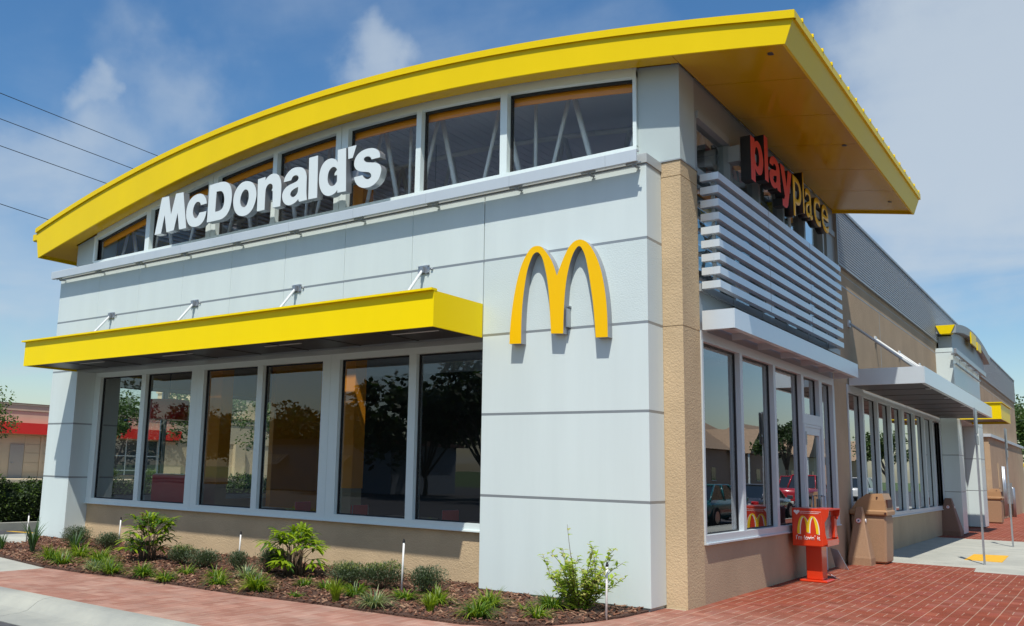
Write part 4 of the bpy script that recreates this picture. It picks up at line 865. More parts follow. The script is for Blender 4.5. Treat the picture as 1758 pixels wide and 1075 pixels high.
# sign posts seen edge-on
def post(x, y, h, label):
    t = thing('sign_post', label, 'sign post', (x, y, 0), 'edge-on sign posts on the concrete walk')
    b = BM(); pr = [(-.028, -.012), (-.012, -.012), (-.012, .018), (.012, .018), (.012, -.012), (.028, -.012), (.028, -.007), (.017, -.007), (.017, .023), (-.017, .023), (-.017, -.007), (-.028, -.007)]
    loft(b, [[(x+p[1], y+p[0], z) for p in pr] for z in (0, h)]); obj('post', b, M_steel, t)
    b = BM(); rbox(b, x+.026, x+.032, y-.16, y+.16, h-.50, h-.02, .002, 1); obj('sign_plate', b, M_steel, t)
    b = BM(); rbox(b, x+.026, x+.031, y-.16, y+.16, h-.72, h-.54, .002, 1); obj('small_plate', b, M_steel, t)
    return t
post(2.248, 10.17, 2.98, 'nearer tall sign post standing beside the yellow tactile panel')
post(2.24, 16.1, 2.88, 'farther tall sign post at the edge of the brick terrace')
# sprinkler risers
def riser(x, y, h, label):
    t = thing('sprinkler_riser', label, 'sprinkler', (x, y, .02), 'white sprinkler risers in the planting bed')
    b = BM(); tube(b, [(x, y, .0), (x+.006, y, h*.5), (x+.014, y, h-.045)], .0125, 8); obj('pipe', b, mat('pvc_white', (.74, .74, .70), .4), t)
    b = BM(); tube(b, [(x+.014, y, h-.045), (x+.014, y, h-.02)], .017, 8); tube(b, [(x+.014, y, h-.02), (x+.014, y, h)], .011, 8); obj('nozzle', b, M_black, t)
riser(-2.93, -.95, .68, 'bare white sprinkler riser between two round shrubs before the right window pair')
riser(-.13, -.87, .61, 'white sprinkler riser inside the tall leafy shrub')
riser(-11.98, -.99, .58, 'white sprinkler riser left of the white column')
riser(-10.30, -.16, .56, 'white sprinkler riser just left of the first palm')
riser(-7.0, -.14, .50, 'white sprinkler riser behind the dark shrub left of the second palm')

# ================================================================== PLANTS
M_g1 = mat('blade_green', (.075, .15, .014), .5, var=.3, vscale=9, transl=.3); M_g2 = mat('blade_lime', (.20, .27, .015), .5, var=.3, vscale=9, transl=.35)
M_g3 = mat('blade_bluegreen', (.06, .12, .05), .5, var=.2, vscale=9, transl=.25); M_var = mat('blade_variegated', (.26, .30, .13), .5, var=.4, vscale=25, transl=.25)
M_sh = mat('shrub_dark', (.085, .12, .06), .6, var=.3, vscale=14, transl=.2); M_shl = mat('shrub_tip', (.18, .22, .05), .6, var=.3, vscale=14, transl=.25)
M_palm = mat('palm_green', (.24, .34, .012), .42, var=.3, vscale=7, transl=.3); M_palmd = mat('palm_dark', (.06, .13, .02), .45, var=.3, vscale=7, transl=.25)
M_leaf = mat('leaf_lime', (.32, .42, .05), .5, var=.4, vscale=11, transl=.35); M_leafy = mat('leaf_cream', (.42, .42, .14), .5, var=.3, vscale=11, transl=.35); M_stem = mat('stem_brown', (.11, .07, .04), .8); M_dead = mat('dead_leaf', (.16, .075, .045), .8, var=.3, vscale=9)
def blade(bm, base, ang, ln, w, lean, mi=0, n=5, droop=1.0, z0=0):
    bx_, by_ = base; ca, sa = math.cos(ang), math.sin(ang); pv = None
    for i in range(n+1):
        t = i/n; r = ln*(lean*t*(.35+.65*t)); h = ln*(t*math.sqrt(max(.05, 1-lean*lean*.55))-droop*lean*.55*t*t*t)
        ww = w*(1-t**2.2)*(.65+.35*min(1, t*4))+.0006; c = Vector((bx_+ca*r, by_+sa*r, z0+h)); s = Vector((-sa, ca, 0))*ww/2
        q = (bm.verts.new(c-s), bm.verts.new(c+s))
        if pv: bm.faces.new((pv[0], pv[1], q[1], q[0])).material_index = mi
        pv = q
def grass_clump(x, y, h, n, R, mats, label, group='grassy clumps in the planting bed', spread=1.0, w=.013):
    b = BM()
    for i in range(n):
        a = R.uniform(0, 6.283); r = R.random()**.5*.055*spread
        blade(b, (x+math.cos(a)*r, y+math.sin(a)*r), a+R.gauss(0, .5), h*R.uniform(.65, 1.12), w*R.uniform(.7, 1.2), min(.98, R.uniform(.25, .95)*spread), R.choice((0, 0, 1)), 5, R.uniform(.6, 1.3), .02)
    return tag(obj('grass_clump', b, mats, base=(x, y, .02), normals=False), label, 'plant', group)
GR = random.Random(11)
clumps = [  # x, y, height, blades, kind, label
 (-11.0, -1.95, .30, 60, 'b', 'sparse blue-green clump at the left frame edge'),
 (-10.31, -1.78, .56, 70, 'b', 'tallest blue-green spiky clump left of the white column'),
 (-9.75, -1.35, .42, 46, 'b', 'spiky blue-green clump right before the white column foot'),
 (-8.95, -2.19, .30, 90, 'l', 'yellow-green arching clump below the white column'),
 (-8.40, -2.33, .24, 80, 'g', 'low arching clump at the left end of the brick edge'),
 (-9.15, -1.61, .30, 100, 'l', 'lime clump in front of the left dark shrub'),
 (-8.06, -1.93, .30, 120, 'l', 'bright lime clump between the dark shrubs and brick edge'),
 (-6.94, -2.45, .22, 80, 'g', 'green clump on the brick edge left of the first palm'),
 (-7.60, -2.10, .22, 70, 'g', 'green clump below the small round shrub'),
 (-7.35, -2.45, .22, 70, 'v', 'pale arching clump on the brick edge below the lime clump'),
 (-6.33, -2.36, .24, 110, 'g', 'dense green clump on the brick edge under the first palm'),
 (-5.78, -2.40, .20, 60, 'g', 'small green clump right of the first palm on the brick edge'),
 (-6.20, -1.75, .18, 50, 'g', 'small green clump below the pair of dark shrubs'),
 (-5.55, -1.74, .20, 60, 'l', 'lime clump halfway between the two palms'),
 (-4.95, -2.20, .20, 70, 'g', 'blue-tinged green clump below the lime clump between the palms'),
 (-5.20, -1.51, .24, 80, 'v', 'pale mixed clump left of the round shrub by the second palm'),
 (-4.24, -2.18, .27, 130, 'l', 'dense lime clump below the shrub left of the second palm'),
 (-4.15, -1.45, .16, 40, 'g', 'small low clump under the second palm'),
 (-3.56, -2.15, .10, 24, 'g', 'tiny green sprout right of the second palm'),
 (-3.72, -1.47, .18, 60, 'g', 'green clump right of the second palm by the shrub'),
 (-2.95, -2.12, .27, 60, 'y', 'upright yellow-green clump before the yellow-tipped shrubs'),
 (-3.10, -1.62, .22, 80, 'g', 'green clump in front of the left yellow-tipped shrub'),
 (-2.37, -2.10, .24, 110, 'v', 'grey-green striped arching clump below the shrubs'),
 (-2.50, -1.42, .18, 80, 'g', 'dark green low clump left of the bare white riser'),
 (-2.00, -1.42, .24, 90, 'l', 'lime clump right of the grey-green shrub'),
 (-1.72, -1.92, .20, 60, 'y', 'yellow clump on the mulch below the lime clump'),
 (-1.42, -1.20, .25, 110, 'l', 'lime clump before the left edge of the white pilaster'),
 (-1.13, -1.86, .26, 120, 'g', 'big green clump nearest the brick edge below the pilaster'),
 (-1.02, -1.06, .10, 22, 'g', 'tiny green sprout before the white pilaster'),
 (-.86, -.80, .24, 110, 'g', 'dark green clump left of the tall leafy shrub'),
 (-.66, -1.42, .20, 46, 'l', 'thin lime clump below the dark green clump by the leafy shrub')]
KM = {'b': [M_g3, M_g1], 'l': [M_g2, M_g1], 'g': [M_g1, M_g2], 'v': [M_var, M_g3], 'y': [M_g2, M_g2]}
for x, y, h, n, k, lb in clumps: grass_clump(x, y, h*(1.18 if k != 'b' else 1.12), int(n*(1.7 if k != 'b' else .9)), GR, KM[k], lb, spread={'b': .6, 'y': .6}.get(k, 1.45), w=.016 if k != 'b' else .018)
def leafquad(bm, p, d, up, l, w, mi, fold=.25):
    d = d.normalized(); s = d.cross(up)
    if s.length < .05: s = d.cross(Vector((1, 0, 0)))
    s.normalize(); nrm = s.cross(d)
    a = bm.verts.new(p); c = bm.verts.new(p+d*l-nrm*l*.12); m1 = bm.verts.new(p+d*l*.45+s*w/2+nrm*w*fold); m2 = bm.verts.new(p+d*l*.45-s*w/2+nrm*w*fold); mm = bm.verts.new(p+d*l*.5)
    for q in ((a, m1, mm), (m1, c, mm), (a, mm, m2), (mm, c, m2)): bm.faces.new(q).material_index = mi
def shrub(x, y, rx_, h, n, R, mats, label, group='small round shrubs in the planting bed', l=.035):
    b = BM()
    for i in range(26):
        a = R.uniform(0, 6.283); e = R.uniform(.3, 1.3); q = R.uniform(.5, .95)
        tube(b, [(x, y, 0), (x+math.cos(a)*math.cos(e)*rx_*q*.5, y+math.sin(a)*math.cos(e)*rx_*q*.5, h*.35*math.sin(e)+.03), (x+math.cos(a)*math.cos(e)*rx_*q, y+math.sin(a)*math.cos(e)*rx_*q, h*q*math.sin(e)+.02)], [.005, .004, .002], 4)
    for f in b.faces: f.material_index = 2
    lob = [(R.uniform(0, 6.28), R.uniform(.2, .6), R.uniform(.55, .8)) for _ in range(6)]
    for i in range(n):
        la, lr, ls = R.choice(lob); v = Vector((R.gauss(0, 1), R.gauss(0, 1), R.gauss(0, 1))).normalized()*(R.random()**.45)*ls
        p = Vector((x+(math.cos(la)*lr*.6+v.x*.75)*rx_, y+(math.sin(la)*lr*.6+v.y*.75)*rx_, max(.03, h*.5+v.z*h*.5*(1.05))))
        d = Vector((v.x, v.y, abs(v.z)*.6+.5))+Vector((R.gauss(0, .4), R.gauss(0, .4), R.gauss(0, .3)))
        leafquad(b, p, d, Vector((0, 0, 1)), l*R.uniform(.7, 1.3), l*.34, 1 if (v.z > .25 and R.random() < .5) else 0)
    return tag(obj('shrub', b, mats+[M_stem], base=(x, y, .02), normals=False), label, 'shrub', group)
SR = random.Random(5)
for x, y, r, h, n, tip, lb in ((-10.75, -.75, .34, .40, 1700, 0, 'dark shrub against the white column foot'), (-9.95, -.62, .32, .33, 1400, 0, 'low dark shrub right of the white column'), (-8.95, -.70, .27, .30, 1200, 0, 'small round dark shrub left of the first palm'),
    (-7.19, -1.10, .30, .34, 1500, 1, 'dark green shrub right of the first palm'), (-6.62, -1.15, .28, .30, 1300, 0, 'grey-green shrub second from the first palm'), (-5.95, -1.05, .22, .34, 900, 0, 'sparse grey shrub halfway between the palms'),
    (-5.55, -.80, .30, .40, 1800, 0, 'compact dark shrub just left of the second palm'), (-3.72, -1.10, .36, .36, 2000, 1, 'yellow-tipped shrub right of the second palm'), (-3.25, -.95, .34, .38, 2000, 1, 'yellow-tipped shrub left of the bare white riser'), (-2.62, -.85, .27, .37, 1600, 0, 'grey-green shrub right of the bare white riser')):
    shrub(x, y, r*1.25, h*1.12, int(n*1.9), SR, [M_sh, M_shl if tip else M_sh], lb)
def palm_clump(x, y, h, R, label, yellow, spread=.34):
    t = thing('lady_palm', label, 'palm', (x, y, .02), 'small clumping palms in the planting bed')
    bs = BM(); bl = BM()
    for i in range(42):
        a = R.uniform(0, 6.283); r = R.random()**.6*.14; top = h*(.22+.60*R.random()**.8); ex = R.uniform(.2, 1)*spread*(1.15-.5*top/h)
        p0 = Vector((x+math.cos(a)*r, y+math.sin(a)*r, 0)); p1 = Vector((x+math.cos(a)*(r+.02), y+math.sin(a)*(r+.02), top*.72)); p2 = Vector((x+math.cos(a)*(r+ex*.7), y+math.sin(a)*(r+ex*.7), top))
        tube(bs, [p0, p1], .009, 5); tube(bs, [p1, (p1+p2)/2+Vector((0, 0, .03)), p2], [.006, .004, .003], 4)
        out = (p2-p1).normalized(); nf = R.randint(5, 8); lean = R.uniform(-.2, .6)
        side = out.cross(Vector((0, 0, 1))).normalized() if abs(out.z) < .98 else Vector((1, 0, 0))
        for k in range(nf):
            f = (k/(nf-1)-.5)*2.5; d = (out*math.cos(f)+side*math.sin(f)+Vector((0, 0, .25-lean*.5))).normalized()
            l = R.uniform(.24, .36)*(1-.18*abs(f)/1.25); w = .040; pv = None; mi = 0 if R.random() < yellow else 1
            s = d.cross(Vector((0, 0, 1))).normalized()*w/2
            for j in range(6):
                q = j/5; c = p2+d*l*q+Vector((0, 0, -.55*l*q*q)); ww = (1 if 0 < j < 5 else .25 if j == 0 else .05)
                v = (bl.verts.new(c-s*ww), bl.verts.new(c-Vector((0, 0, .006*ww))), bl.verts.new(c+s*ww))
                if pv:
                    bl.faces.new((pv[0], pv[1], v[1], v[0])).material_index = mi; bl.faces.new((pv[1], pv[2], v[2], v[1])).material_index = mi
                pv = v
    obj('canes', bs, M_stem, t); obj('fronds', bl, [M_palm, M_palmd], t, normals=False)
PR = random.Random(21)
palm_clump(-8.05, -1.12, .84, PR, 'dense dark-stemmed palm clump before the left window pair', .55, .36)
palm_clump(-5.04, -.80, .78, PR, 'brighter open palm clump before the middle window pair', .85, .42)
bd = BM()
for i in range(26):
    a = PR.uniform(0, 6.28); blade(bd, (-8.3+PR.uniform(-.05, .05), -1.05), a, PR.uniform(.15, .3), .02, .6, 0, 4, 1.6, PR.uniform(.25, .72))
tag(obj('withered_fronds', bd, M_dead, normals=False), 'withered brown fronds beside the first palm', 'dead leaves')
def leafy_shrub(x, y, R):
    t = thing('leafy_shrub', 'tall loose lime-leaved shrub before the white corner pilaster', 'shrub', (x, y, .02)); bs = BM(); bl = BM()
    for i in range(52):
        a = R.uniform(0, 6.283); e = R.uniform(.62, 1.5); L_ = R.uniform(.35, .88)
        if i == 0: a, e, L_ = 2.7, 1.40, .98
        p = [Vector((x+math.cos(a)*.04, y+math.sin(a)*.04, 0))]; d = Vector((math.cos(a)*math.cos(e)*1.15, math.sin(a)*math.cos(e)*.6, math.sin(e)))
        for k in range(5): p.append(p[-1]+d*L_/5); d = (d+Vector((R.gauss(0, .13), R.gauss(0, .13), R.gauss(0, .08)))).normalized()
        tube(bs, p, [.007, .006, .005, .004, .003, .002], 5)
        for k in range(1, 6):
            for m in range(R.randint(6, 10) if i else 2):
                q = p[k-1].lerp(p[k], R.random()); dd = Vector((R.gauss(0, 1), R.gauss(0, 1), R.uniform(-.3, .9)))
                leafquad(bl, q, dd, Vector((0, 0, 1)), R.uniform(.055, .105), R.uniform(.034, .056), 1 if R.random() < .3 else 0, .2)
    obj('stems', bs, M_stem, t); obj('leaves', bl, [M_leaf, M_leafy], t, normals=False)
leafy_shrub(-.62, -.56, random.Random(9))

# ================================================================== INTERIOR THINGS
t = thing('pendant_lamp', 'red drum pendant lamp hanging behind the left window pair', 'lamp', (-15, 3, 2.3))
bpy.data.objects.remove(t)
PLX, PLY = -11.14, 1.3
t = thing('pendant_lamp', 'red drum pendant lamp hanging behind the left window pair', 'lamp', (PLX, PLY, 2.43))
bm = BM(); lathe(bm, [(.36, 2.43), (.40, 2.43), (.40, 2.83), (.36, 2.83), (.02, 2.82)], PLX, PLY, 28); obj('lamp_shade', bm, M_red, t)
bm = BM(); tube(bm, [(PLX, PLY, 2.8), (PLX, PLY, 3.5)], .01, 6); obj('cord', bm, M_black, t)
t = thing('booth', 'glossy red seating booth behind the left window pair', 'booth', (-10.6, 1.6, .03))
bm = BM(); rbox(bm, -11.35, -10.1, 1.15, 1.45, .03, 1.34, .06, 3); obj('backrest', bm, M_red, t)
bm = BM(); rbox(bm, -11.35, -10.1, 1.45, 2.1, .03, .48, .04, 3); obj('seat', bm, M_red, t)
def table(x, y, label, m):
    t = thing('dining_table', label, 'table', (x, y, .03), 'dining tables behind the front windows')
    b = BM(); rbox(b, x-.45, x+.45, y-.35, y+.35, .74, .78, .01, 2); obj('tabletop', b, m, t)
    b = BM(); tube(b, [(x, y, .05), (x, y, .74)], .04, 8); tube(b, [(x, y, .03), (x, y, .06)], .26, 16); obj('pedestal', b, M_steel, t)
def chair(x, y, a, label):
    t = thing('chair', label, 'chair', (x, y, .03), 'dining chairs behind the front windows')
    R_ = Matrix.Translation((x, y, .03)) @ Matrix.Rotation(a, 4, 'Z')
    b = BM(); rbox(b, -.2, .2, -.2, .2, .43, .47, .01, 1); bmesh.ops.transform(b, matrix=R_, verts=b.verts); obj('seat', b, M_red, t)
    b = BM(); rbox(b, -.2, .2, .18, .21, .62, .90, .01, 1); bmesh.ops.transform(b, matrix=R_, verts=b.verts); obj('backrest', b, M_red, t)
    for sx in (-1, 1):
        for sy in (-1, 1):
            b = BM(); tube(b, [(sx*.19, sy*.19, 0), (sx*.18, sy*.18, .9 if sy > 0 else .43)], .012, 6); bmesh.ops.transform(b, matrix=R_, verts=b.verts); obj('leg', b, M_steel, t)
M_tt = mat('table_beige', (.35, .28, .20), .4)
table(-8.2, 1.5, 'beige table behind the middle window pair', M_tt); table(-4.9, 1.4, 'beige table behind the left pane of the right window pair', M_tt); table(-2.9, 1.6, 'beige table behind the right pane of the right window pair', M_tt)
chair(-7.5, 1.5, -1.5, 'red chair beside the table behind the middle windows'); chair(-4.2, 1.5, -1.6, 'red chair between the two tables behind the right windows'); chair(-5.7, 1.45, 1.5, 'red chair left of the table behind the right windows')
def globe_lamp(x, y, z, label, m, r=.16):
    t = thing('pendant_lamp', label, 'lamp', (x, y, z))
    b = BM(); lathe(b, [(r*math.sin(math.pi*(k+.5)/10), z+r-r*math.cos(math.pi*(k+.5)/10)) for k in range(10)], x, y, 20); obj('lamp_shade', b, m, t)
    b = BM(); tube(b, [(x, y, z+2*r), (x, y, topz(x)-.2)], .008, 6); obj('cord', b, M_steel, t)
globe_lamp(-5.35, 2.6, 6.02, 'copper ribbed globe lamp low behind the clerestory', mat('copper', (.72, .28, .16), .25, metal=.9), .17)
globe_lamp(-8.3, 2.4, 6.0, 'pale green globe lamp low behind the clerestory below the white letters', mat('lamp_green', (.35, .42, .22), .4), .17)

# ================================================================== TREES
M_trunk = mat('bark_trunk', (.15, .115, .085), .9, var=.3, vscale=8, bump=.6, bscale=20)
M_tl = mat('tree_leaf', (.055, .10, .022), .55, var=.35, vscale=3, transl=.25); M_tl2 = mat('tree_leaf_light', (.11, .17, .035), .55, var=.3, vscale=3, transl=.3)
M_td = mat('tree_leaf_dark', (.028, .052, .014), .6, var=.3, vscale=3, transl=.15)
def tree(x, y, z, h, r, n, ls, label, R, mats=None, group=None, trunk_h=.35, name='tree', flat_=.8):
    t = thing(name, label, 'tree', (x, y, z), group); b = BM(); cen = []
    th = h*trunk_h; tube(b, [(x, y, z-.1), (x+R.uniform(-.1, .1), y+R.uniform(-.1, .1), z+th*.6), (x, y, z+th)], [h*.028, h*.022, h*.018], 8)
    for i in range(9):
        a = R.uniform(0, 6.283); e = R.uniform(.25, 1.3); L_ = r*R.uniform(.55, .9)
        end = Vector((x+math.cos(a)*math.cos(e)*L_, y+math.sin(a)*math.cos(e)*L_, z+th+(h-th)*.35+math.sin(e)*(h-th)*.5))
        mid = Vector((x, y, z+th)).lerp(end, .5)+Vector((0, 0, .1*h))*.6
        tube(b, [(x, y, z+th*.85), mid, end], [h*.014, h*.009, h*.004], 6)
        for k in range(3): cen.append((end+Vector((R.gauss(0, r*.22), R.gauss(0, r*.22), R.gauss(0, r*.18))), r*R.uniform(.2, .42)))
    obj('trunk', b, M_trunk, t); b = BM()
    for i in range(n):
        c, cr = R.choice(cen); v = Vector((R.gauss(0, 1), R.gauss(0, 1), R.gauss(0, 1))).normalized()*cr*(R.random()**.4); v.z *= flat_
        p = c+v; d = Vector((R.gauss(0, 1), R.gauss(0, 1), R.gauss(-.1, .6))).normalized(); s = d.cross(Vector((R.gauss(0, 1), R.gauss(0, 1), R.gauss(0, 1)))).normalized(); l = ls*R.uniform(.6, 1.3)
        q = [b.verts.new(p), b.verts.new(p+d*l*.5+s*l*.3), b.verts.new(p+d*l), b.verts.new(p+d*l*.5-s*l*.3)]
        b.faces.new(q).material_index = 1 if R.random() < .3 else 0
    obj('crown', b, mats or [M_tl, M_tl2], t, normals=False); return t
TR = random.Random(77)
tree(-40.5, 11.4, 0, 4.4, 2.0, 3200, .15, 'small airy tree in front of the red-banded building at the left edge', TR, [M_tl2, M_tl])
tree(-36, 15.6, 0, 5.0, 1.7, 3600, .17, 'slim tree seen through the leftmost window pane', TR, [M_tl, M_tl2])
tree(-35, 21.5, 0, 5.6, 2.3, 5200, .18, 'bushy tree seen through the second window pane', TR, [M_tl, M_tl2])
tree(-40, 31, 0, 6.0, 2.6, 4200, .2, 'tree seen through the third window pane', TR, [M_tl, M_tl2])
tree(-1.8, 64, 0, 7.0, 3.2, 8000, .24, 'leafy green tree rising beyond the far end of the side wall', TR, [M_tl, M_tl2], trunk_h=.2)
tree(3.5, 72, 0, 6.6, 3.6, 7000, .3, 'darker tree at the right frame edge beyond the yellow clearance bar', TR, [M_td, M_tl], trunk_h=.2)
for i, (x, y, h, r) in enumerate(((-17, -33, 7.6, 5), (-24, -31, 7.4, 5), (-31, -34, 6.4, 4.5), (-39, -38, 5.5, 4), (-50, -42, 5.4, 4.5), (-61, -44, 5.8, 5), (-74, -48, 6.5, 5.5), (-9, -36, 8, 5), (-90, -50, 8, 7))):
    tree(x, y, -.15, h, r, 5200, .5, ['tall dark tree across the road, mirrored in the right front pane', 'tallest dark tree across the road, mirrored in the front panes', 'broad dark tree across the road behind the camera', 'lower tree beside the shop across the road', 'low tree behind the shop across the road', 'low tree left of the shop across the road', 'small tree far left across the road', 'dark tree across the road opposite the building corner', 'far small tree at the road bend'][i], TR, [M_td, M_tl], 'trees across the road', trunk_h=.2)
# hedge
hm = BM(); HR = random.Random(4)
for i in range(42000):
    y = HR.uniform(-3.5, 16); k = HR.random(); top = .95+.12*math.sin(y*2.1)+.08*math.sin(y*5.3+1)
    if k < .45: p = Vector((-17.75+HR.gauss(0, .07)+.08*math.sin(y*4), y, HR.uniform(.05, top)))
    else: p = Vector((HR.uniform(-19.0, -17.75), y, top+HR.gauss(0, .05)))
    leafquad(hm, p, Vector((HR.uniform(0, 1.2), HR.gauss(0, 1), HR.gauss(.3, .8))), Vector((0, 0, 1)), HR.uniform(.05, .11), .05, 1 if HR.random() < .25 else 0)
_b = BM()
for i in range(39): yy = -3.4+.5*i; loft(_b, [[(-18.9, yy, 0), (-17.95, yy, 0), (-17.92, yy, .6), (-18.1, yy, .84+.1*math.sin(yy*2.1)), (-18.8, yy, .82)], [(-18.9, yy+.49, 0), (-17.95, yy+.49, 0), (-17.92, yy+.49, .6), (-18.1, yy+.49, .84+.1*math.sin(yy*2.1)), (-18.8, yy+.49, .82)]])
merge(hm, _b)
h = thing('hedge', 'dense clipped dark green hedge beyond the drive lane at the left edge', 'hedge', (-18.4, 6, 0)); obj('foliage', hm, [M_td, M_tl2], h, normals=False)
bm = BM(); 
for i in range(60): y = -3.3+19*i/60; tube(bm, [(-18.4, y, 0), (-18.4+HR.uniform(-.3, .3), y+HR.uniform(-.2, .2), .8)], .02, 5)
obj('stems', bm, M_stem, h)
bm = BM()
for i in range(14): 
    p = Vector((-17.66, HR.choice((3.0, 3.3, 5.1, 0.5, 8.2))+HR.gauss(0, .05), HR.uniform(.7, .9)))
    leafquad(bm, p, Vector((1, HR.gauss(0, 1), HR.gauss(0, 1))), Vector((0, 0, 1)), .07, .07, 0)
obj('red_blossom', bm, M_lred, h, normals=False)
# ================================================================== NEIGHBOUR BUILDING
M_nb = mat('neighbour_stucco', (.56, .45, .30), .9, var=.06, vscale=.6, bump=.3, bscale=20); M_nb2 = mat('neighbour_cream', (.60, .50, .33), .9, var=.05)
NB = thing('bank_building', 'low beige building with a red band and scored walls behind the hedge', 'building', (-55, 25, .3))
bm = BM(); X0 = -51.0
zs = [.2, .75, 1.35, 1.95, 2.5, 3.05]
for i in range(5):
    for a, b_ in ((5, 17.9), (19.35, 20.35), (20.55, 25.2)): box(bm, X0-.4, X0, a, b_, zs[i]+.02, zs[i+1]-.02)
box(bm, X0-8, X0-.03, 5, 45, .2, 3.04); box(bm, X0-8, X0+.05, 5, 45, 3.05, 4.55); box(bm, X0-8, X0+.10, 5, 45, 4.57, 4.95); box(bm, X0-.4, X0+.06, 20.36, 20.54, .2, 3.04); box(bm, X0-.4, X0+.3, 29.2, 31, .2, 3.04); box(bm, X0-.2, X0+.3, 36, 37, .2, 3.04)
obj('wall', bm, M_nb, NB); bm = BM(); box(bm, X0-6, X0-1, 33, 41, 4.95, 7.2); box(bm, X0-6.1, X0-.9, 32.9, 41.1, 7.0, 7.3); obj('raised_parapet', bm, M_nb2, NB)
bm = BM(); box(bm, X0+.051, X0+.7, 5, 30.6, 3.12, 3.80); obj('red_band', bm, M_lred, NB)
bm = BM(); box(bm, X0+.05, X0+.16, 4.9, 45.1, 4.96, 5.05); obj('coping', bm, mat('coping_brown', (.22, .15, .10), .6), NB)
bm = BM(); box(bm, X0-.03, X0+.03, 18.42, 19.30, .3, 2.45); d = obj('door', bm, mat('door_grey', (.36, .33, .28), .6), NB)
bm = BM(); tube(bm, [(X0+.03, 18.55, 1.3), (X0+.09, 18.55, 1.3), (X0+.09, 18.65, 1.3)], .02, 6); obj('handle', bm, M_steel, d)
bm = BM(); box(bm, X0-.02, X0+.02, 25.3, 29.1, .6, 3.0); w = obj('window', bm, mat('far_glass', (.03, .05, .07), .08, coat=1), NB)
bm = BM()
for y in (25.3, 26.5, 27.8, 29.05): box(bm, X0+.02, X0+.07, y, y+.07, .6, 3.0)
box(bm, X0+.02, X0+.06, 25.3, 29.1, 1.9, 1.97); box(bm, X0+.02, X0+.06, 25.3, 29.1, .9, .97); obj('frame', bm, M_alu, w)
bm = BM()
for i in range(5): box(bm, X0+.11, X0+.16, 25.3+i*.28, 25.5+i*.28, 4.1+i*.05, 4.2+i*.05)
em = obj('red_emblem_stripes', bm, M_lred, NB)
bm = BM()
for i in range(4): box(bm, X0+.11, X0+.16, 25.6+i*.28, 25.8+i*.28, 4.28+i*.03, 4.40+i*.03)
obj('blue_emblem_stripes', bm, mat('emblem_blue', (.02, .06, .3), .5), NB)
bm = BM(); slab(bm, [(-50.5, 5), (-48.5, 5), (-48.5, 45), (-50.5, 45)], .02, .35); tag(obj('planter_wall', bm, M_nb2, base=(-49.5, 25, 0)), 'low pale planter wall along the foot of the red-banded building', 'low wall')
for i, (x, y) in enumerate(((-48.3, 20.6), (-48.2, 23.5), (-48.0, 26.5), (-48.2, 30.5), (-30, 10.4))):
    shrub(x, y, 1.1, 1.2, 900, HR, [M_tl, M_tl2], ['rounded shrub right of the neighbour door', 'rounded shrub left of the neighbour window', 'rounded shrub under the neighbour window', 'rounded shrub right of the neighbour window', 'leafy bush seen low in the leftmost pane'][i], 'shrubs before the red-banded building', l=.16)
# poles and wires
t = thing('parking_lamp', 'dark square-headed parking lamp seen through the leftmost pane', 'street lamp', (-35, 14.8, 0))
bm = BM(); tube(bm, [(-35, 14.8, 0), (-35, 14.8, 4.75)], .08, 8); obj('pole', bm, M_dark, t); bm = BM(); box(bm, -35.15, -34.85, 14.2, 14.75, 4.7, 4.82); obj('lamp_head', bm, M_dark, t)
M_wood = mat('pole_wood', (.27, .23, .18), .9, var=.2, vscale=6)
t = thing('leaning_pole', 'pale leaning pole seen through the leftmost pane', 'pole', (-24, 8.05, 0)); bm = BM(); tube(bm, [(-24, 8.0, 0), (-24, 8.35, 6.6)], [.11, .09], 10); obj('pole', bm, M_wood, t)
bm = BM(); tube(bm, [(-24.15, 8.35, 6.5), (-23.85, 8.35, 6.5)], .05, 6); obj('cap', bm, M_steel, t)
def upole(x, y, label):
    t = thing('utility_pole', label, 'utility pole', (x, y, 0), 'utility poles carrying the wires'); b = BM(); tube(b, [(x+.2, y, -.1), (x+.2, y, 14.6 if y < 0 else 12.5)], [.18, .12], 10); obj('pole', b, M_wood, t)
    b = BM(); zt_ = 13.2 if y < 0 else 9.8
    for k in range(4): box(b, x-.1, x+.3, y-.06, y+.06, zt_-.8*k-.05, zt_-.8*k+.02)
    obj('crossarm', b, M_wood, t)
upole(-20, -30, 'utility pole by the road end of the wires'); upole(-20, 52, 'utility pole at the far end of the wires')
for i, (za, sl_) in enumerate(((11.78, -.050), (11.05, -.050), (10.29, -.0525), (8.70, -.078))):
    pts = [(-20, -30+82*k/30, za+sl_*(-30+82*k/30)+.00006*((-30+82*k/30)-4)**2*1.0) for k in range(31)]
    b = BM(); tube(b, pts, .011, 5); tag(obj('power_line', b, M_black, base=(-20, 11, za)), ['highest dark wire crossing the sky at the left', 'second highest wire crossing the sky at the left', 'third wire from the top at the left', 'lowest wire, ending at the yellow roof tip'][i], 'power line', 'wires crossing the sky at the left')
# yellow clearance bar
t = thing('clearance_bar', 'yellow drive-through clearance bar at the far right edge', 'height bar', (-.4, 52, 0))
bm = BM(); rbox(bm, -1.6, 4.2, 51.92, 52.08, 2.40, 2.62, .03, 2); obj('bar', bm, M_yel, t)
bm = BM(); tube(bm, [(4.0, 52, -.15), (4.0, 52, 2.7)], .07, 8); obj('post', bm, M_yel, t)
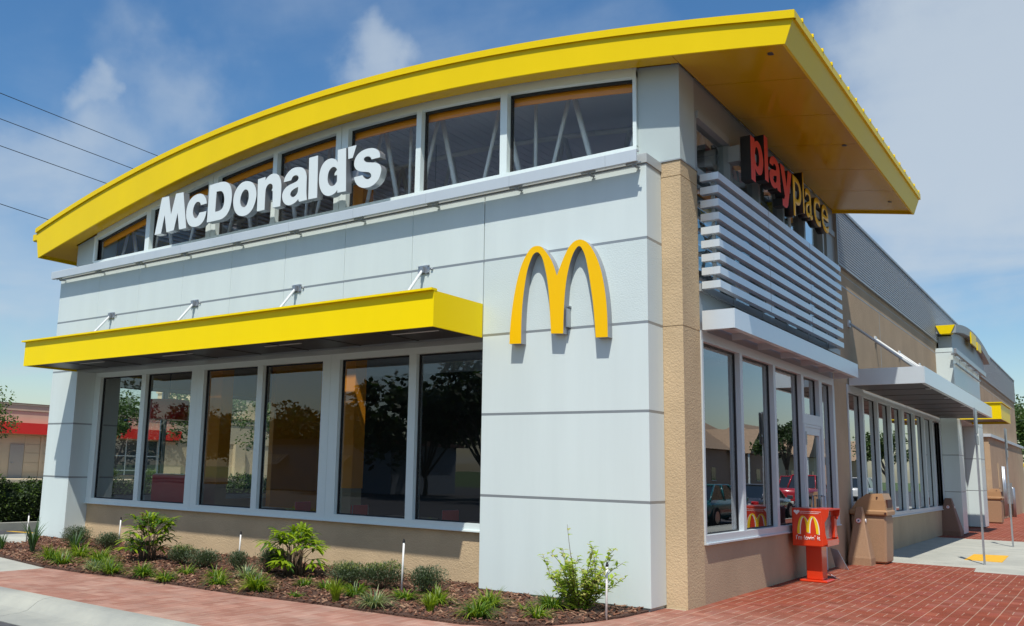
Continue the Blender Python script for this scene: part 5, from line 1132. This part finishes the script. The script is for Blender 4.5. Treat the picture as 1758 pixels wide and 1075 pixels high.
# ================================================================== CARS (in the car park, mirrored in the side windows)
M_tyre = mat('tyre', (.02, .02, .02), .85); M_carglass = mat('car_glass', (.015, .02, .022), .05, coat=1); M_rim = mat('rim', (.5, .5, .5), .3, metal=.8)
def car(x, y, ang, paint, label, kind='sedan'):
    t = thing('parked_car', label, 'car', (x, y, -.15), 'cars in the side car park')
    Rm = Matrix.Translation((x, y, -.148)) @ Matrix.Rotation(ang, 4, 'Z')
    def put(name, b, m, par=t, **k): bmesh.ops.transform(b, matrix=Rm, verts=b.verts); return obj(name, b, m, par, **k)
    if kind == 'sedan': L_, hb, ht, c0, c1, r0, r1 = 2.35, .90, 1.40, -1.75, 1.15, -.95, .35
    elif kind == 'suv': L_, hb, ht, c0, c1, r0, r1 = 2.35, 1.02, 1.74, -2.15, 1.05, -1.95, .35
    else: L_, hb, ht, c0, c1, r0, r1 = 2.75, 1.08, 1.82, -.55, 1.35, -.25, .60
    b = BM(); W_ = .88; secs = []
    for q in (-1, -.97, -.85, -.6, -.3, 0, .3, .6, .85, .96, 1):
        xx = q*L_; hw = W_*(1-.16*abs(q)**6-.04*abs(q)**2); zt_ = hb*(1-.10*max(0, q)**2-.05*max(0, -q)**2)*(1 if abs(q) < .98 else .8); zb_ = .28 if abs(q) < .9 else .38
        secs.append([(xx, -hw*.9, zb_), (xx, -hw, zb_+.18), (xx, -hw, zt_-.22), (xx, -hw*.88, zt_), (xx, hw*.88, zt_), (xx, hw, zt_-.22), (xx, hw, zb_+.18), (xx, hw*.9, zb_)])
    loft(b, secs, smooth=True); body = put('body', b, paint)
    b = BM(); loft(b, [[(c0, -W_*.86, hb-.06), (c1, -W_*.86, hb-.06), (c1, W_*.86, hb-.06), (c0, W_*.86, hb-.06)], [(r0, -W_*.70, ht-.05), (r1, -W_*.70, ht-.05), (r1, W_*.70, ht-.05), (r0, W_*.70, ht-.05)]]); put('cabin_glass', b, M_carglass, body)
    b = BM(); rbox(b, r0-.04, r1+.04, -W_*.71, W_*.71, ht-.06, ht, .03, 2)
    for s in (-1, 1):
        for (xa, xb_) in ((c0, r0), (c1, r1), ((c0+c1)/2-.1, (r0+r1)/2-.05)): tube(b, [(xa, s*W_*.87, hb-.04), (xb_, s*W_*.71, ht-.03)], .035, 6)
    put('roof', b, paint)
    for sx in (-.62, .62):
        for s in (-1, 1):
            b = BM(); tube(b, [(sx*L_, s*(W_-.20), .33), (sx*L_, s*(W_+.01), .33)], .33, 20); wl = put('wheel', b, M_tyre)
            b = BM(); tube(b, [(sx*L_, s*(W_+.011), .33), (sx*L_, s*(W_+.025), .33)], .20, 12); put('rim', b, M_rim, wl)
    for s in (-1, 1):
        b = BM(); rbox(b, L_-.10, L_+.0, s*.62-.16, s*.62+.16, .58, .70, .02, 1); put('headlight', b, mat('lamp_clear', (.7, .7, .68), .1, coat=1))
        b = BM(); rbox(b, -L_-.0, -L_+.10, s*.66-.13, s*.66+.13, .62, .76, .02, 1); put('tail_light', b, M_red)
        b = BM(); rbox(b, c1-.15, c1+.02, s*(W_+.10)-.09, s*(W_+.10)+.09, hb-.08, hb+.06, .02, 1); put('mirror', b, paint)
P_teal = mat('paint_teal', (.012, .12, .13), .25, coat=1); P_red = mat('paint_red', (.45, .01, .02), .25, coat=1); P_white = mat('paint_white', (.72, .72, .68), .3, coat=1); P_dk = mat('paint_grey', (.06, .07, .09), .25, coat=1)
car(7.5, 20.6, math.pi/2, P_teal, 'dark teal sedan mirrored in the three corner side panes')
car(7.6, 26.3, math.pi/2, P_dk, 'dark grey sedan mirrored beside the teal sedan')
car(10.5, 44, math.pi/2+.15, P_red, 'bright red pickup mirrored in the side door', 'pickup')
car(11.5, 63, math.pi/2, P_white, 'white sport utility car mirrored in the far side panes', 'suv')
car(13.0, 52, math.pi/2, P_red, 'red hatchback mirrored above the tan litter bin', 'suv')
# ================================================================== HOUSES beyond the car park, shop across the road
M_pink = mat('house_pink', (.58, .36, .25), .9, var=.05); M_tile = mat('roof_tile_tan', (.36, .25, .16), .85, var=.15, vscale=5, bump=.4, bscale=12)
def house(x, y, w, d, hw, hr, label, m):
    t = thing('house', label, 'house', (x, y, 0), 'houses beyond the car park')
    b = BM(); box(b, x-w/2, x+w/2, y-d/2, y+d/2, -.1, hw); obj('wall', b, m, t)
    b = BM(); e = .6; loft(b, [[(x-w/2-e, y-d/2-e, hw), (x+w/2+e, y-d/2-e, hw), (x+w/2+e, y+d/2+e, hw), (x-w/2-e, y+d/2+e, hw)], [(x-.1, y-d/2+w/2-.5, hr), (x+.1, y-d/2+w/2-.5, hr), (x+.1, y+d/2-w/2+.5, hr), (x-.1, y+d/2-w/2+.5, hr)]])
    loft(b, [[(x-w/2-2.6, y-3.2, hw-.3), (x-w/2-2.6, y+3.2, hw-.3), (x-w/2-2.6, y, hr-1.0)], [(x, y-3.2, hw-.3), (x, y+3.2, hw-.3), (x, y, hr-1.0)]]); obj('roof', b, M_tile, t)
    b = BM()
    for s in (-1, 1): box(b, x-w/2-2.4, x-w/2-2.2, y+s*2.9-.1, y+s*2.9+.1, -.1, hw-.28)
    obj('porch_post', b, M_signw, t)
    for k in (-d*.36, -1.6, 1.6, d*.36):
        b = BM(); box(b, x-w/2-.04, x-w/2+.02, y+k-.6, y+k+.6, 1.0, 2.3); wn = obj('window', b, M_carglass, t)
        b = BM(); box(b, x-w/2-.08, x-w/2-.03, y+k-.68, y+k+.68, .92, 1.0); obj('sill', b, M_signw, wn)
    b = BM(); box(b, x-w/2-.04, x-w/2+.02, y-.5, y+.5, 0, 2.1); obj('door', b, mat('door_grey', (.36, .33, .28), .6), t)
house(35, 88, 11, 20, 4.2, 7.6, 'pink stucco house with tan hipped roof and gabled porch', M_pink)
house(36, 114, 11, 22, 4.4, 8.4, 'pale tan house right of the gabled pink house', M_nb2)
house(38, 150, 12, 26, 4.6, 8.6, 'long tan house farthest along the car park', M_pink)
tree(24, 80, 0, 5.2, 1.4, 1600, .3, 'small palm-like tree before the pink house', TR, [M_tl, M_tl2], trunk_h=.6)
tree(25, 84+7, 0, 8.0, 2.7, 4200, .32, 'rounded oak tree in front of the pink house', TR, [M_td, M_tl], trunk_h=.3)
tree(20, 118, 0, 7, 3.2, 3000, .4, 'green tree near the far houses', TR, [M_tl, M_tl2], trunk_h=.2)
SH = thing('roadside_shop', 'low grey shop with two striped awnings across the road', 'building', (-38, -33, -.15))
bm = BM(); box(bm, -47, -33, -40, -33, -.15, 3.0); obj('wall', bm, mat('shop_grey', (.24, .27, .31), .8), SH)
bm = BM(); box(bm, -47.4, -32.6, -40.4, -32.6, 3.0, 3.35); obj('roof', bm, mat('shop_roof_brown', (.10, .05, .04), .8), SH)
for x in (-44.5, -38.5):
    bm = BM()
    for k in range(6):
        loft(bm, [[(x+k*.34, -32.98, 2.3), (x+k*.34+.24, -32.98, 2.3), (x+k*.34+.24, -32.98, 2.26), (x+k*.34, -32.98, 2.26)], [(x+k*.34, -32.0, 1.6), (x+k*.34+.24, -32.0, 1.6), (x+k*.34+.24, -32.0, 1.56), (x+k*.34, -32.0, 1.56)]])
    aw = obj('striped_awning', bm, mat('awning_stripe', (.9, .62, .42), .7), SH)
print('objects', len(bpy.data.objects), 'verts', sum(len(m.vertices) for m in bpy.data.meshes))
